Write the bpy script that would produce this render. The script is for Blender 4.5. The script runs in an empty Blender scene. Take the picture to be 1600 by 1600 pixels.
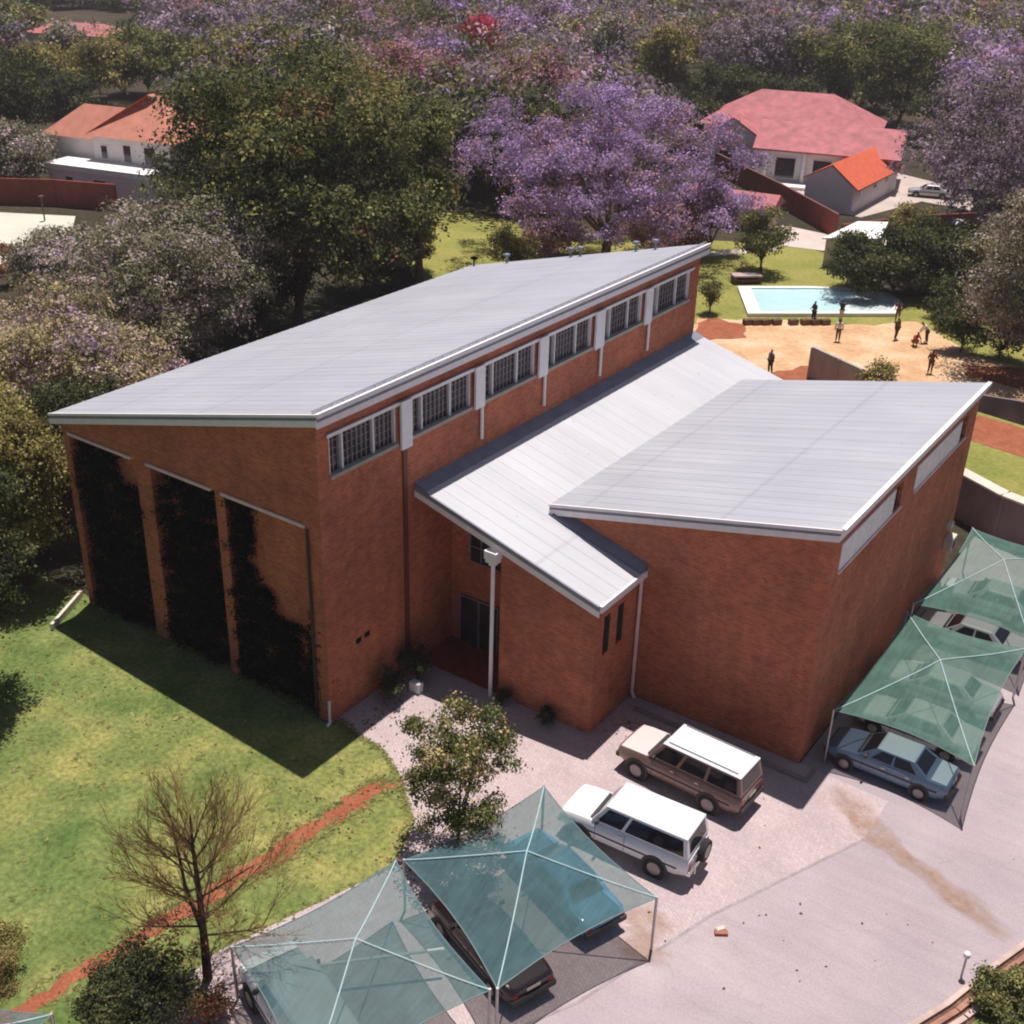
import bpy, math, random
import numpy as np
from mathutils import Vector, Matrix

# ------------------------------------------------------------------ camera, sky, sun, exposure
scene = bpy.context.scene
COL = scene.collection
R = math.radians
F_PX, YAW, PITCH, ROLL = 1867.95, -0.597723, 0.475935, 0.029710
CAM = Vector((26.4853, -26.9295, 28.5569))
_F = Vector((math.sin(YAW)*math.cos(PITCH), math.cos(YAW)*math.cos(PITCH), -math.sin(PITCH)))
_R = _F.cross(Vector((0, 0, 1))).normalized()
_U = _R.cross(_F)
_R2 = _R*math.cos(ROLL) + _U*math.sin(ROLL)
_U2 = -_R*math.sin(ROLL) + _U*math.cos(ROLL)
cd = bpy.data.cameras.new('camera')
cam = bpy.data.objects.new('camera', cd)
COL.objects.link(cam)
m = Matrix((( _R2.x, _U2.x, -_F.x, CAM.x), (_R2.y, _U2.y, -_F.y, CAM.y), (_R2.z, _U2.z, -_F.z, CAM.z), (0, 0, 0, 1)))
cam.matrix_world = m
cd.sensor_width = 36
cd.lens = F_PX/1600*36
cd.clip_end = 4000
cd.clip_start = 0.5
scene.camera = cam

SUN = Vector((-0.078, 0.20, 0.977)).normalized()          # towards the sun
w = bpy.data.worlds.new('World')
scene.world = w
w.use_nodes = True
wn = w.node_tree
bg = wn.nodes['Background']
sky = wn.nodes.new('ShaderNodeTexSky')
sky.sky_type = 'NISHITA'
sky.sun_disc = False
sky.sun_elevation = math.asin(SUN.z)
sky.sun_rotation = math.atan2(SUN.x, SUN.y)
sky.air_density = 1.0
sky.dust_density = 1.2
sky.ozone_density = 1.0
wn.links.new(sky.outputs[0], bg.inputs[0])
bg.inputs[1].default_value = 0.05
sd = bpy.data.lights.new('sun', 'SUN')
sd.energy = 4.9
sd.angle = R(0.5)
sd.color = (1.0, 0.92, 0.87)
so = bpy.data.objects.new('sun', sd)
COL.objects.link(so)
so.rotation_euler = SUN.to_track_quat('Z', 'Y').to_euler()
so.location = (0, 0, 60)
scene.view_settings.view_transform = 'Standard'
scene.view_settings.look = 'None'
scene.view_settings.exposure = 0.16
scene.view_settings.gamma = 1
scene.cycles.filter_width = 2.0
scene.cycles.max_bounces = 8
scene.cycles.transparent_max_bounces = 12


def G(px, py, z=0.0):
    """the point of the place at height z that the surveyed photo point shows"""
    d = _F + _R2*((px-800)/F_PX) + _U2*((800-py)/F_PX)
    return CAM + d*((z-CAM.z)/d.z)


def PY(p):
    d = Vector(p)-CAM
    k = d.dot(_F)
    return 800+F_PX*d.dot(_R2)/k, 800-F_PX*d.dot(_U2)/k


def height_to(base, topy):
    lo, hi = 0.0, 60.0
    for _ in range(40):
        mid = (lo+hi)/2
        if PY((base.x, base.y, base.z+mid))[1] > topy: lo = mid
        else: hi = mid
    return lo


# ------------------------------------------------------------------ helpers
def tag(o, label=None, cat=None, group=None, kind=None):
    if label: o['label'] = label
    if cat: o['category'] = cat
    if group: o['group'] = group
    if kind: o['kind'] = kind
    return o


def empty(name, loc=(0, 0, 0), rz=0.0):
    o = bpy.data.objects.new(name, None)
    o.empty_display_size = 0.3
    COL.objects.link(o)
    o.location = loc
    o.rotation_euler = (0, 0, rz)
    return o


def link_mesh(name, me, mats, parent=None):
    o = bpy.data.objects.new(name, me)
    COL.objects.link(o)
    for mm in (mats if isinstance(mats, (list, tuple)) else [mats]):
        me.materials.append(mm)
    if parent: o.parent = parent
    return o


class MB:
    def __init__(s):
        s.v, s.f, s.m = [], [], []

    def add(s, vs, fs, mi=0):
        b = len(s.v)
        s.v += [tuple(x) for x in vs]
        s.f += [tuple(b+i for i in f) for f in fs]
        s.m += [mi]*len(fs)
        return s

    def hexa(s, p, mi=0):      # p: 4 bottom (ccw), 4 top
        return s.add(p, [(3, 2, 1, 0), (4, 5, 6, 7), (0, 1, 5, 4), (1, 2, 6, 5), (2, 3, 7, 6), (3, 0, 4, 7)], mi)

    def box(s, x0, y0, z0, x1, y1, z1, mi=0):
        return s.hexa([(x0, y0, z0), (x1, y0, z0), (x1, y1, z0), (x0, y1, z0), (x0, y0, z1), (x1, y0, z1), (x1, y1, z1), (x0, y1, z1)], mi)

    def obox(s, c, sz, rz, mi=0):
        cx, cy, cz = c
        hx, hy, h = sz[0]/2, sz[1]/2, sz[2]
        ca, sa = math.cos(rz), math.sin(rz)
        q = [(cx+ca*x-sa*y, cy+sa*x+ca*y) for x, y in ((-hx, -hy), (hx, -hy), (hx, hy), (-hx, hy))]
        return s.hexa([(x, y, cz) for x, y in q]+[(x, y, cz+h) for x, y in q], mi)

    def beam(s, a, b, w, h, mi=0):
        a, b = Vector(a), Vector(b)
        d = (b-a).normalized()
        side = d.cross(Vector((0, 0, 1)))
        if side.length < 1e-3: side = Vector((1, 0, 0))
        side.normalize()
        up = side.cross(d).normalized()
        P = []
        for q in (a, b):
            P.append([q-side*w/2-up*h/2, q+side*w/2-up*h/2, q+side*w/2+up*h/2, q-side*w/2+up*h/2])
        vs = P[0]+P[1]
        return s.add(vs, [(0, 1, 2, 3), (7, 6, 5, 4), (0, 4, 5, 1), (1, 5, 6, 2), (2, 6, 7, 3), (3, 7, 4, 0)], mi)

    def prism(s, poly, z0, z1, mi=0):
        n = len(poly)
        zz0 = z0 if isinstance(z0, (list, tuple)) else [z0]*n
        zz1 = z1 if isinstance(z1, (list, tuple)) else [z1]*n
        vs = [(p[0], p[1], zz0[i]) for i, p in enumerate(poly)]+[(p[0], p[1], zz1[i]) for i, p in enumerate(poly)]
        fs = [tuple(range(n-1, -1, -1)), tuple(range(n, 2*n))]+[(i, (i+1) % n, n+(i+1) % n, n+i) for i in range(n)]
        return s.add(vs, fs, mi)

    def sheet(s, poly, z, mi=0):
        return s.add([(p[0], p[1], z) for p in poly], [tuple(range(len(poly)))], mi)

    def tube(s, pts, rad, n=8, mi=0, cap=True):
        pts = [Vector(p) for p in pts]
        if not isinstance(rad, (list, tuple)): rad = [rad]*len(pts)
        rings = []
        for i, p in enumerate(pts):
            d = (pts[min(i+1, len(pts)-1)]-pts[max(i-1, 0)]).normalized()
            a = d.cross(Vector((0, 0, 1)))
            if a.length < 0.05: a = d.cross(Vector((1, 0, 0)))
            a.normalize()
            b = d.cross(a)
            rings.append([p+(a*math.cos(t)+b*math.sin(t))*rad[i] for t in [2*math.pi*k/n for k in range(n)]])
        vs = [q for r in rings for q in r]
        fs = []
        for i in range(len(rings)-1):
            for k in range(n):
                k2 = (k+1) % n
                fs.append((i*n+k, (i+1)*n+k, (i+1)*n+k2, i*n+k2))
        if cap:
            fs.append(tuple(range(n)))
            fs.append(tuple(range((len(rings)-1)*n+n-1, (len(rings)-1)*n-1, -1)))
        return s.add(vs, fs, mi)

    def build(s, name, mats, parent=None, smooth=None, bevel=0):
        me = bpy.data.meshes.new(name)
        me.from_pydata(s.v, [], s.f)
        me.update()
        o = link_mesh(name, me, mats, parent)
        me.polygons.foreach_set('material_index', s.m)
        if smooth is not None:
            me.shade_smooth()
            me.set_sharp_from_angle(angle=smooth)
        if bevel:
            b = o.modifiers.new('bevel', 'BEVEL')
            b.width = bevel
            b.segments = 2
            b.limit_method = 'ANGLE'
            b.angle_limit = R(40)
        return o


def copy_tree(o, parent=None):
    c = o.copy()
    COL.objects.link(c)
    c.parent = parent
    for ch in list(o.children): copy_tree(ch, c)
    return c


# ------------------------------------------------------------------ materials
def new_mat(name):
    mt = bpy.data.materials.new(name)
    mt.use_nodes = True
    nt = mt.node_tree
    return mt, nt, nt.nodes['Principled BSDF']


def ramp(nt, fac, stops):
    r = nt.nodes.new('ShaderNodeValToRGB')
    e = r.color_ramp.elements
    e[0].position, e[0].color = stops[0][0], (*stops[0][1], 1)
    e[1].position, e[1].color = stops[-1][0], (*stops[-1][1], 1)
    for p, c in stops[1:-1]:
        q = e.new(p)
        q.color = (*c, 1)
    nt.links.new(fac, r.inputs[0])
    return r.outputs[0]


def noise(nt, vec, scale, detail=4, rough=0.55):
    n = nt.nodes.new('ShaderNodeTexNoise')
    n.inputs['Scale'].default_value = scale
    n.inputs['Detail'].default_value = detail
    n.inputs['Roughness'].default_value = rough
    nt.links.new(vec, n.inputs['Vector'])
    return n.outputs['Fac']


def geo_pos(nt):
    return nt.nodes.new('ShaderNodeNewGeometry').outputs['Position']


def obj_pos(nt):
    return nt.nodes.new('ShaderNodeTexCoord').outputs['Object']


def mixc(nt, fac, a, b, mode='MIX'):
    x = nt.nodes.new('ShaderNodeMix')
    x.data_type = 'RGBA'
    x.blend_type = mode
    for sock, val in ((x.inputs[0], fac), (x.inputs[6], a), (x.inputs[7], b)):
        if isinstance(val, bpy.types.NodeSocket): nt.links.new(val, sock)
        elif isinstance(val, (int, float)): sock.default_value = val
        else: sock.default_value = (*val, 1)
    return x.outputs[2]


def mapping(nt, vec, sc, rot=(0, 0, 0)):
    mp = nt.nodes.new('ShaderNodeMapping')
    mp.inputs['Scale'].default_value = sc
    mp.inputs['Rotation'].default_value = rot
    nt.links.new(vec, mp.inputs['Vector'])
    return mp.outputs[0]


def paint(name, col, rough=0.6, metal=0.0, var=0.12, scale=3.0, spec=0.5, bump=0.0):
    mt, nt, b = new_mat(name)
    p = obj_pos(nt)
    n = noise(nt, p, scale)
    lo = tuple(c*(1-var) for c in col)
    hi = tuple(min(1, c*(1+var)) for c in col)
    nt.links.new(ramp(nt, n, [(0.3, lo), (0.7, hi)]), b.inputs['Base Color'])
    b.inputs['Roughness'].default_value = rough
    b.inputs['Metallic'].default_value = metal
    b.inputs['Specular IOR Level'].default_value = spec
    if bump:
        bp = nt.nodes.new('ShaderNodeBump')
        bp.inputs['Strength'].default_value = bump
        nt.links.new(noise(nt, p, scale*8), bp.inputs['Height'])
        nt.links.new(bp.outputs[0], b.inputs['Normal'])
    return mt


def brick_mat(name, base, dark, mortar):
    mt, nt, b = new_mat(name)
    p = geo_pos(nt)
    sx = nt.nodes.new('ShaderNodeSeparateXYZ')
    nt.links.new(p, sx.inputs[0])
    ad = nt.nodes.new('ShaderNodeMath')
    nt.links.new(sx.outputs[0], ad.inputs[0])
    nt.links.new(sx.outputs[1], ad.inputs[1])
    cb = nt.nodes.new('ShaderNodeCombineXYZ')
    nt.links.new(ad.outputs[0], cb.inputs[0])
    nt.links.new(sx.outputs[2], cb.inputs[1])
    bt = nt.nodes.new('ShaderNodeTexBrick')
    bt.inputs['Scale'].default_value = 1
    bt.inputs['Brick Width'].default_value = 0.23
    bt.inputs['Row Height'].default_value = 0.085
    bt.inputs['Mortar Size'].default_value = 0.011
    bt.inputs['Mortar Smooth'].default_value = 0.3
    bt.inputs['Bias'].default_value = -0.1
    bt.inputs['Color1'].default_value = (*base, 1)
    bt.inputs['Color2'].default_value = (*dark, 1)
    bt.inputs['Mortar'].default_value = (*mortar, 1)
    nt.links.new(cb.outputs[0], bt.inputs['Vector'])
    # differently fired batches and faint weather streaks
    n1 = noise(nt, p, 1.7, 8, 0.72)
    n2 = noise(nt, p, 0.3, 3)
    n3 = noise(nt, mapping(nt, cb.outputs[0], (2.2, 0.16, 1)), 1.0, 4, 0.6)
    c = mixc(nt, 1.0, bt.outputs[0], ramp(nt, n1, [(0.3, (0.80, 0.78, 0.78)), (0.7, (1.2, 1.17, 1.15))]), 'MULTIPLY')
    c = mixc(nt, 1.0, c, ramp(nt, n2, [(0.35, (0.84, 0.82, 0.82)), (0.65, (1.1, 1.08, 1.05))]), 'MULTIPLY')
    c = mixc(nt, 1.0, c, ramp(nt, n3, [(0.35, (0.93, 0.925, 0.925)), (0.6, (1.03, 1.03, 1.03))]), 'MULTIPLY')
    nt.links.new(c, b.inputs['Base Color'])
    b.inputs['Roughness'].default_value = 0.9
    b.inputs['Specular IOR Level'].default_value = 0.2
    return mt


def ground_mat(name, stops, scale, fine=12.0, amt=0.35, bump=0.3, stops2=None, scale2=0.08):
    mt, nt, b = new_mat(name)
    p = geo_pos(nt)
    c = ramp(nt, noise(nt, p, scale, 5, 0.6), stops)
    if stops2:
        c2 = ramp(nt, noise(nt, p, scale2, 4, 0.6), stops2)
        c = mixc(nt, 1.0, c, c2, 'MULTIPLY')
    f = noise(nt, p, fine, 4, 0.7)
    c = mixc(nt, 1.0, c, ramp(nt, f, [(0.3, (1-amt,)*3), (0.7, (1+amt,)*3)]), 'MULTIPLY')
    nt.links.new(c, b.inputs['Base Color'])
    b.inputs['Roughness'].default_value = 0.95
    b.inputs['Specular IOR Level'].default_value = 0.15
    bp = nt.nodes.new('ShaderNodeBump')
    bp.inputs['Strength'].default_value = bump
    bp.inputs['Distance'].default_value = 0.05
    nt.links.new(f, bp.inputs['Height'])
    nt.links.new(bp.outputs[0], b.inputs['Normal'])
    return mt


def leaf_mat(name, trans=0.3):
    mt, nt, b = new_mat(name)
    at = nt.nodes.new('ShaderNodeAttribute')
    at.attribute_name = 'tint'
    nt.nodes.remove(b)
    d = nt.nodes.new('ShaderNodeBsdfDiffuse')
    t = nt.nodes.new('ShaderNodeBsdfTranslucent')
    mx = nt.nodes.new('ShaderNodeMixShader')
    mx.inputs[0].default_value = trans
    nt.links.new(at.outputs['Color'], d.inputs[0])
    nt.links.new(at.outputs['Color'], t.inputs[0])
    nt.links.new(d.outputs[0], mx.inputs[1])
    nt.links.new(t.outputs[0], mx.inputs[2])
    nt.links.new(mx.outputs[0], nt.nodes['Material Output'].inputs[0])
    return mt


def net_mat(name, col, clear):
    mt, nt, b = new_mat(name)
    nt.nodes.remove(b)
    p = obj_pos(nt)
    c = ramp(nt, noise(nt, p, 1.1, 3), [(0.3, tuple(x*0.85 for x in col)), (0.7, tuple(x*1.15 for x in col))])
    d = nt.nodes.new('ShaderNodeBsdfPrincipled')
    d.inputs['Roughness'].default_value = 0.85
    d.inputs['Specular IOR Level'].default_value = 0.25
    c = mixc(nt, 1.0, c, ramp(nt, noise(nt, mapping(nt, p, (9, 0.8, 1)), 1.0, 3, 0.6), [(0.3, (0.85, 0.86, 0.86)), (0.7, (1.15, 1.13, 1.13))]), 'MULTIPLY')
    nt.links.new(c, d.inputs['Base Color'])
    bp = nt.nodes.new('ShaderNodeBump')
    bp.inputs['Strength'].default_value = 0.5
    bp.inputs['Distance'].default_value = 0.05
    nt.links.new(noise(nt, p, 2.5, 5, 0.6), bp.inputs['Height'])
    nt.links.new(bp.outputs[0], d.inputs['Normal'])
    t = nt.nodes.new('ShaderNodeBsdfTranslucent')
    nt.links.new(c, t.inputs[0])
    tr = nt.nodes.new('ShaderNodeBsdfTransparent')
    tr.inputs[0].default_value = (0.97, 0.96, 0.92, 1)
    m1 = nt.nodes.new('ShaderNodeMixShader')
    m1.inputs[0].default_value = 0.25
    nt.links.new(d.outputs[0], m1.inputs[1])
    nt.links.new(t.outputs[0], m1.inputs[2])
    m2 = nt.nodes.new('ShaderNodeMixShader')
    m2.inputs[0].default_value = clear
    nt.links.new(m1.outputs[0], m2.inputs[1])
    nt.links.new(tr.outputs[0], m2.inputs[2])
    nt.links.new(m2.outputs[0], nt.nodes['Material Output'].inputs[0])
    return mt


M = {}
M['brick'] = brick_mat('red_face_brick', (0.56, 0.160, 0.075), (0.37, 0.090, 0.046), (0.46, 0.26, 0.19))
M['roof'] = paint('grey_roof_sheet', (0.42, 0.425, 0.47), 0.6, 0.0, 0.05, 0.5)
def roof_mat(name, col, streak, spots):
    mt, nt, b = new_mat(name)
    p = geo_pos(nt)
    n1 = noise(nt, mapping(nt, p, (0.10, 1.6, 0.1)), 1.0, 6, 0.65)
    c = ramp(nt, n1, [(0.3, tuple(x*(1-streak) for x in col)), (0.7, tuple(x*(1+streak*0.6) for x in col))])
    c = mixc(nt, 1.0, c, ramp(nt, noise(nt, p, 0.22, 3), [(0.3, (0.93, 0.93, 0.94)), (0.7, (1.05, 1.05, 1.04))]), 'MULTIPLY')
    c = mixc(nt, ramp(nt, noise(nt, p, 2.6, 2, 0.5), [(spots, (0, 0, 0)), (spots+0.03, (0.5, 0.5, 0.5))]), c, (0.20, 0.18, 0.17))
    wv = nt.nodes.new('ShaderNodeTexWave')
    wv.bands_direction = 'X'
    wv.inputs['Scale'].default_value = 0.055
    nt.links.new(p, wv.inputs['Vector'])
    c = mixc(nt, 1.0, c, ramp(nt, wv.outputs['Fac'], [(0.0, (0.88, 0.88, 0.89)), (0.004, (1, 1, 1)), (1.0, (1, 1, 1))]), 'MULTIPLY')
    nt.links.new(c, b.inputs['Base Color'])
    b.inputs['Roughness'].default_value = 0.5
    return mt


M['roof_white'] = paint('white_roof_sheet', (0.53, 0.535, 0.57), 0.5, 0.0, 0.05, 0.6)
M['white'] = paint('white_paint', (0.86, 0.82, 0.83), 0.5, 0, 0.06)
M['fascia'] = paint('fascia_paint', (0.84, 0.77, 0.79), 0.5, 0, 0.06)
M['flash'] = paint('grey_flashing', (0.22, 0.23, 0.29), 0.55, 0.1, 0.15, 1.5)
M['ledge'] = paint('pink_concrete', (0.80, 0.58, 0.54), 0.8, 0, 0.12, 2)
M['glass'] = paint('window_glass', (0.045, 0.035, 0.042), 0.12, 0, 0.35, 1.2, 0.5)
M['cloth'] = paint('dark_screen', (0.010, 0.008, 0.010), 0.9, 0, 0.3, 0.5, 0.05)
M['brownpipe'] = paint('brown_pipe', (0.16, 0.045, 0.03), 0.6)
M['dark'] = paint('dark_void', (0.015, 0.012, 0.015), 0.8, 0, 0.2, 2, 0.1)
M['concrete'] = paint('concrete', (0.36, 0.33, 0.32), 0.85, 0, 0.15, 1.2)
M['mauve'] = paint('precast_wall', (0.20, 0.155, 0.16), 0.85, 0, 0.18, 0.9)
M['cream'] = paint('cream_kerb', (0.62, 0.55, 0.46), 0.85, 0, 0.12, 1.5)
M['timber'] = paint('brown_timber', (0.14, 0.07, 0.045), 0.85, 0, 0.3, 4)
M['steel'] = paint('galvanised_steel', (0.45, 0.44, 0.45), 0.4, 0.6, 0.1)
M['cable'] = paint('edge_cable', (0.16, 0.22, 0.22), 0.7)
M['seam'] = paint('seam_webbing', (0.40, 0.55, 0.56), 0.7)
M['net_blue'] = net_mat('blue_green_shade_net', (0.095, 0.19, 0.205), 0.32)
M['net_green'] = net_mat('green_shade_net', (0.105, 0.215, 0.175), 0.31)
M['net_pale'] = net_mat('pale_shade_net', (0.23, 0.37, 0.40), 0.26)
M['leaf'] = leaf_mat('leaf')
M['bark'] = paint('bark', (0.12, 0.085, 0.065), 0.95, 0, 0.35, 5, 0.1, 0.5)
M['twig'] = paint('twig_bark', (0.075, 0.045, 0.035), 0.95, 0, 0.35, 5, 0.1)
M['twig_tip'] = paint('twig_tips', (0.22, 0.135, 0.055), 0.95, 0, 0.25, 2, 0.1)
M['water'] = paint('pool_water', (0.50, 0.74, 0.76), 0.08, 0, 0.08, 0.35, 0.5)
M['pinktile'] = paint('pink_roof_tile', (0.42, 0.135, 0.145), 0.8, 0, 0.25, 0.9)
M['orangetile'] = paint('orange_roof_tile', (0.60, 0.11, 0.05), 0.8, 0, 0.14, 1.6)
M['terracotta'] = paint('terracotta_roof_tile', (0.50, 0.19, 0.13), 0.8, 0, 0.16, 0.8)
M['palewall'] = paint('pale_plaster', (0.82, 0.78, 0.76), 0.85, 0, 0.07, 0.7)
M['creamwall'] = paint('cream_plaster', (0.74, 0.64, 0.54), 0.85, 0, 0.1, 0.7)
M['greywall'] = paint('grey_plaster', (0.76, 0.70, 0.72), 0.85, 0, 0.06, 0.7)
M['redwall'] = brick_mat('dark_red_brick', (0.30, 0.07, 0.05), (0.22, 0.05, 0.04), (0.2, 0.1, 0.08))
M['tyre'] = paint('tyre_rubber', (0.02, 0.018, 0.02), 0.9, 0, 0.2)
M['rim'] = paint('wheel_rim', (0.28, 0.25, 0.25), 0.4, 0.5)
M['trim'] = paint('dark_trim', (0.03, 0.027, 0.028), 0.6)
M['chrome'] = paint('chrome', (0.6, 0.6, 0.6), 0.25, 0.9)
M['lamp_red'] = paint('tail_lamp', (0.35, 0.03, 0.03), 0.25)
M['lamp_white'] = paint('head_lamp', (0.7, 0.7, 0.68), 0.15)
M['cglass'] = paint('car_glass', (0.018, 0.016, 0.022), 0.07, 0, 0.2, 2, 0.5)


def car_paint(name, col, metal=0.0):
    mt = paint(name, col, 0.35, metal, 0.03, 2)
    b = mt.node_tree.nodes['Principled BSDF']
    b.inputs['Coat Weight'].default_value = 0.6
    b.inputs['Coat Roughness'].default_value = 0.08
    return mt


M['roof'] = roof_mat('weathered_grey_sheet', (0.41, 0.415, 0.46), 0.10, 0.74)
M['roof_white'] = roof_mat('weathered_white_sheet', (0.52, 0.525, 0.56), 0.08, 0.73)

# ------------------------------------------------------------------ ground
GRASS = [(0.30, (0.10, 0.14, 0.042)), (0.5, (0.175, 0.20, 0.065)), (0.72, (0.29, 0.27, 0.10))]
M['lawn'] = ground_mat('lawn_grass', GRASS, 0.42, 5.0, 0.45, 0.6, [(0.36, (0.68, 0.84, 0.74)), (0.6, (1.12, 1.06, 0.98))], 0.11)
M['lawn_far'] = ground_mat('bright_lawn', [(0.3, (0.19, 0.205, 0.05)), (0.7, (0.30, 0.27, 0.08))], 0.25, 3.0, 0.25, 0.4)
M['wild'] = ground_mat('wooded_ground', [(0.3, (0.03, 0.03, 0.016)), (0.55, (0.055, 0.045, 0.028)), (0.75, (0.10, 0.06, 0.04))], 0.05, 1.5, 0.4, 0.4)
M['red_earth'] = ground_mat('red_earth', [(0.3, (0.25, 0.078, 0.04)), (0.7, (0.35, 0.125, 0.068))], 1.2, 9, 0.3, 0.4)
M['sand'] = ground_mat('building_sand', [(0.3, (0.47, 0.27, 0.14)), (0.5, (0.58, 0.38, 0.22)), (0.7, (0.66, 0.50, 0.36))], 0.30, 3, 0.2, 0.5)
M['kerbpink'] = paint('pinkish_kerb', (0.50, 0.38, 0.33), 0.9, 0, 0.2, 2)
M['kerbbrick'] = paint('brick_kerb', (0.34, 0.17, 0.12), 0.9, 0, 0.3, 3)
M['bedsoil'] = ground_mat('bed_soil', [(0.3, (0.10, 0.05, 0.035)), (0.7, (0.20, 0.11, 0.08))], 1.5, 9, 0.4, 0.5)
M['court'] = ground_mat('pale_court', [(0.3, (0.52, 0.52, 0.44)), (0.7, (0.62, 0.60, 0.50))], 0.3, 4, 0.1, 0.1)


def paving_mat(name, a, b_, joint, sx, sy, rot):
    mt, nt, b = new_mat(name)
    p = geo_pos(nt)
    bt = nt.nodes.new('ShaderNodeTexBrick')
    bt.inputs['Scale'].default_value = 1
    bt.inputs['Brick Width'].default_value = sx
    bt.inputs['Row Height'].default_value = sy
    bt.inputs['Mortar Size'].default_value = 0.008
    bt.inputs['Color1'].default_value = (*a, 1)
    bt.inputs['Color2'].default_value = (*b_, 1)
    bt.inputs['Mortar'].default_value = (*joint, 1)
    nt.links.new(mapping(nt, p, (1, 1, 1), (0, 0, rot)), bt.inputs['Vector'])
    c = mixc(nt, 1.0, bt.outputs[0], ramp(nt, noise(nt, p, 0.45, 5, 0.65), [(0.3, (0.86, 0.84, 0.85)), (0.7, (1.08, 1.06, 1.06))]), 'MULTIPLY')
    c = mixc(nt, 1.0, c, ramp(nt, noise(nt, p, 9, 4, 0.7), [(0.3, (0.86,)*3), (0.7, (1.12,)*3)]), 'MULTIPLY')
    nt.links.new(c, b.inputs['Base Color'])
    b.inputs['Roughness'].default_value = 0.9
    b.inputs['Specular IOR Level'].default_value = 0.2
    return mt


M['paving'] = paving_mat('pink_brick_paving', (0.51, 0.43, 0.43), (0.46, 0.38, 0.38), (0.38, 0.31, 0.31), 0.22, 0.11, 0.6)
M['asphalt_plain'] = ground_mat('pale_pinkish_asphalt', [(0.3, (0.37, 0.31, 0.325)), (0.7, (0.43, 0.365, 0.375))], 0.35, 14, 0.14, 0.2, [(0.35, (0.9, 0.9, 0.93)), (0.65, (1.06, 1.04, 1.03))], 0.1)


def asphalt_mat():
    mt = M['asphalt_plain']
    nt = mt.node_tree
    b = nt.nodes['Principled BSDF']
    src = b.inputs['Base Color'].links[0].from_socket
    p = geo_pos(nt)
    vo = nt.nodes.new('ShaderNodeTexVoronoi')
    vo.feature = 'DISTANCE_TO_EDGE'
    vo.inputs['Scale'].default_value = 0.28
    w_ = nt.nodes.new('ShaderNodeVectorMath')
    w_.operation = 'ADD'
    nn = nt.nodes.new('ShaderNodeTexNoise')
    nn.inputs['Scale'].default_value = 1.2
    nt.links.new(p, nn.inputs['Vector'])
    nt.links.new(p, w_.inputs[0])
    nt.links.new(nn.outputs['Color'], w_.inputs[1])
    nt.links.new(w_.outputs[0], vo.inputs['Vector'])
    c = mixc(nt, 1.0, src, ramp(nt, vo.outputs['Distance'], [(0.0, (0.90, 0.89, 0.89)), (0.005, (1, 1, 1)), (1.0, (1, 1, 1))]), 'MULTIPLY')
    c = mixc(nt, 1.0, c, ramp(nt, noise(nt, mapping(nt, p, (0.25, 2.4, 1), (0, 0, 0.95)), 1.0, 4, 0.6), [(0.3, (0.93, 0.925, 0.93)), (0.65, (1.03, 1.03, 1.03))]), 'MULTIPLY')
    c = mixc(nt, ramp(nt, noise(nt, p, 1.3, 3, 0.6), [(0.70, (0, 0, 0)), (0.78, (0.35, 0.35, 0.35))]), c, (0.20, 0.16, 0.16))
    nt.links.new(c, b.inputs['Base Color'])
    return mt


M['asphalt'] = asphalt_mat()


def stain_mat():
    mt, nt, b = new_mat('rust_wash')
    p = geo_pos(nt)
    n = noise(nt, p, 1.4, 6, 0.7)
    at = nt.nodes.new('ShaderNodeAttribute')
    at.attribute_name = 'edge'
    mu = nt.nodes.new('ShaderNodeMath')
    mu.operation = 'MULTIPLY'
    nt.links.new(ramp(nt, n, [(0.26, (0, 0, 0)), (0.68, (0.72, 0.72, 0.72))]), mu.inputs[0])
    nt.links.new(at.outputs['Fac'], mu.inputs[1])
    nt.links.new(mu.outputs[0], b.inputs['Alpha'])
    nt.links.new(ramp(nt, noise(nt, p, 3), [(0.3, (0.36, 0.22, 0.15)), (0.7, (0.48, 0.34, 0.25))]), b.inputs['Base Color'])
    b.inputs['Roughness'].default_value = 0.95
    return mt


M['stain'] = stain_mat()


def struct(mb, name, mat, **k):
    return tag(mb.build(name, mat, **k), kind='structure')


# the far ground as one sheet to the horizon
b = MB()
b.sheet([(-1600, -900), (1600, -900), (1600, 2200), (-1600, 2200)], 0)
struct(b, 'ground', M['wild'])


def blob_sheet(poly, z, jitter, seed, sub=6):
    """polygon with softly irregular outline"""
    rd = random.Random(seed)
    out = []
    n = len(poly)
    for i in range(n):
        a, c = Vector(poly[i][:2]), Vector(poly[(i+1) % n][:2])
        for k in range(sub):
            q = a.lerp(c, k/sub)
            out.append((q.x+rd.uniform(-jitter, jitter), q.y+rd.uniform(-jitter, jitter)))
    return MB().sheet(out, z)


lawn_poly = [(-60, -60), (4.0, -60), (5.0, -20), (4.9, -10.3), (6.9, -4.4), (6.0, -2.3), (4.0, -0.7), (2.6, 0.02), (1.3, 0.1), (0.1, 0.5), (-60, 0.5)]
struct(blob_sheet(lawn_poly, 0.004, 0.06, 1, 5), 'lawn', M['lawn'])
struct(blob_sheet([(-60, 0.45), (-14.6, 0.45), (-14.6, 29), (-22, 40), (-60, 40)], 0.006, 0.5, 2), 'side_ground', M['wild'])
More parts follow.
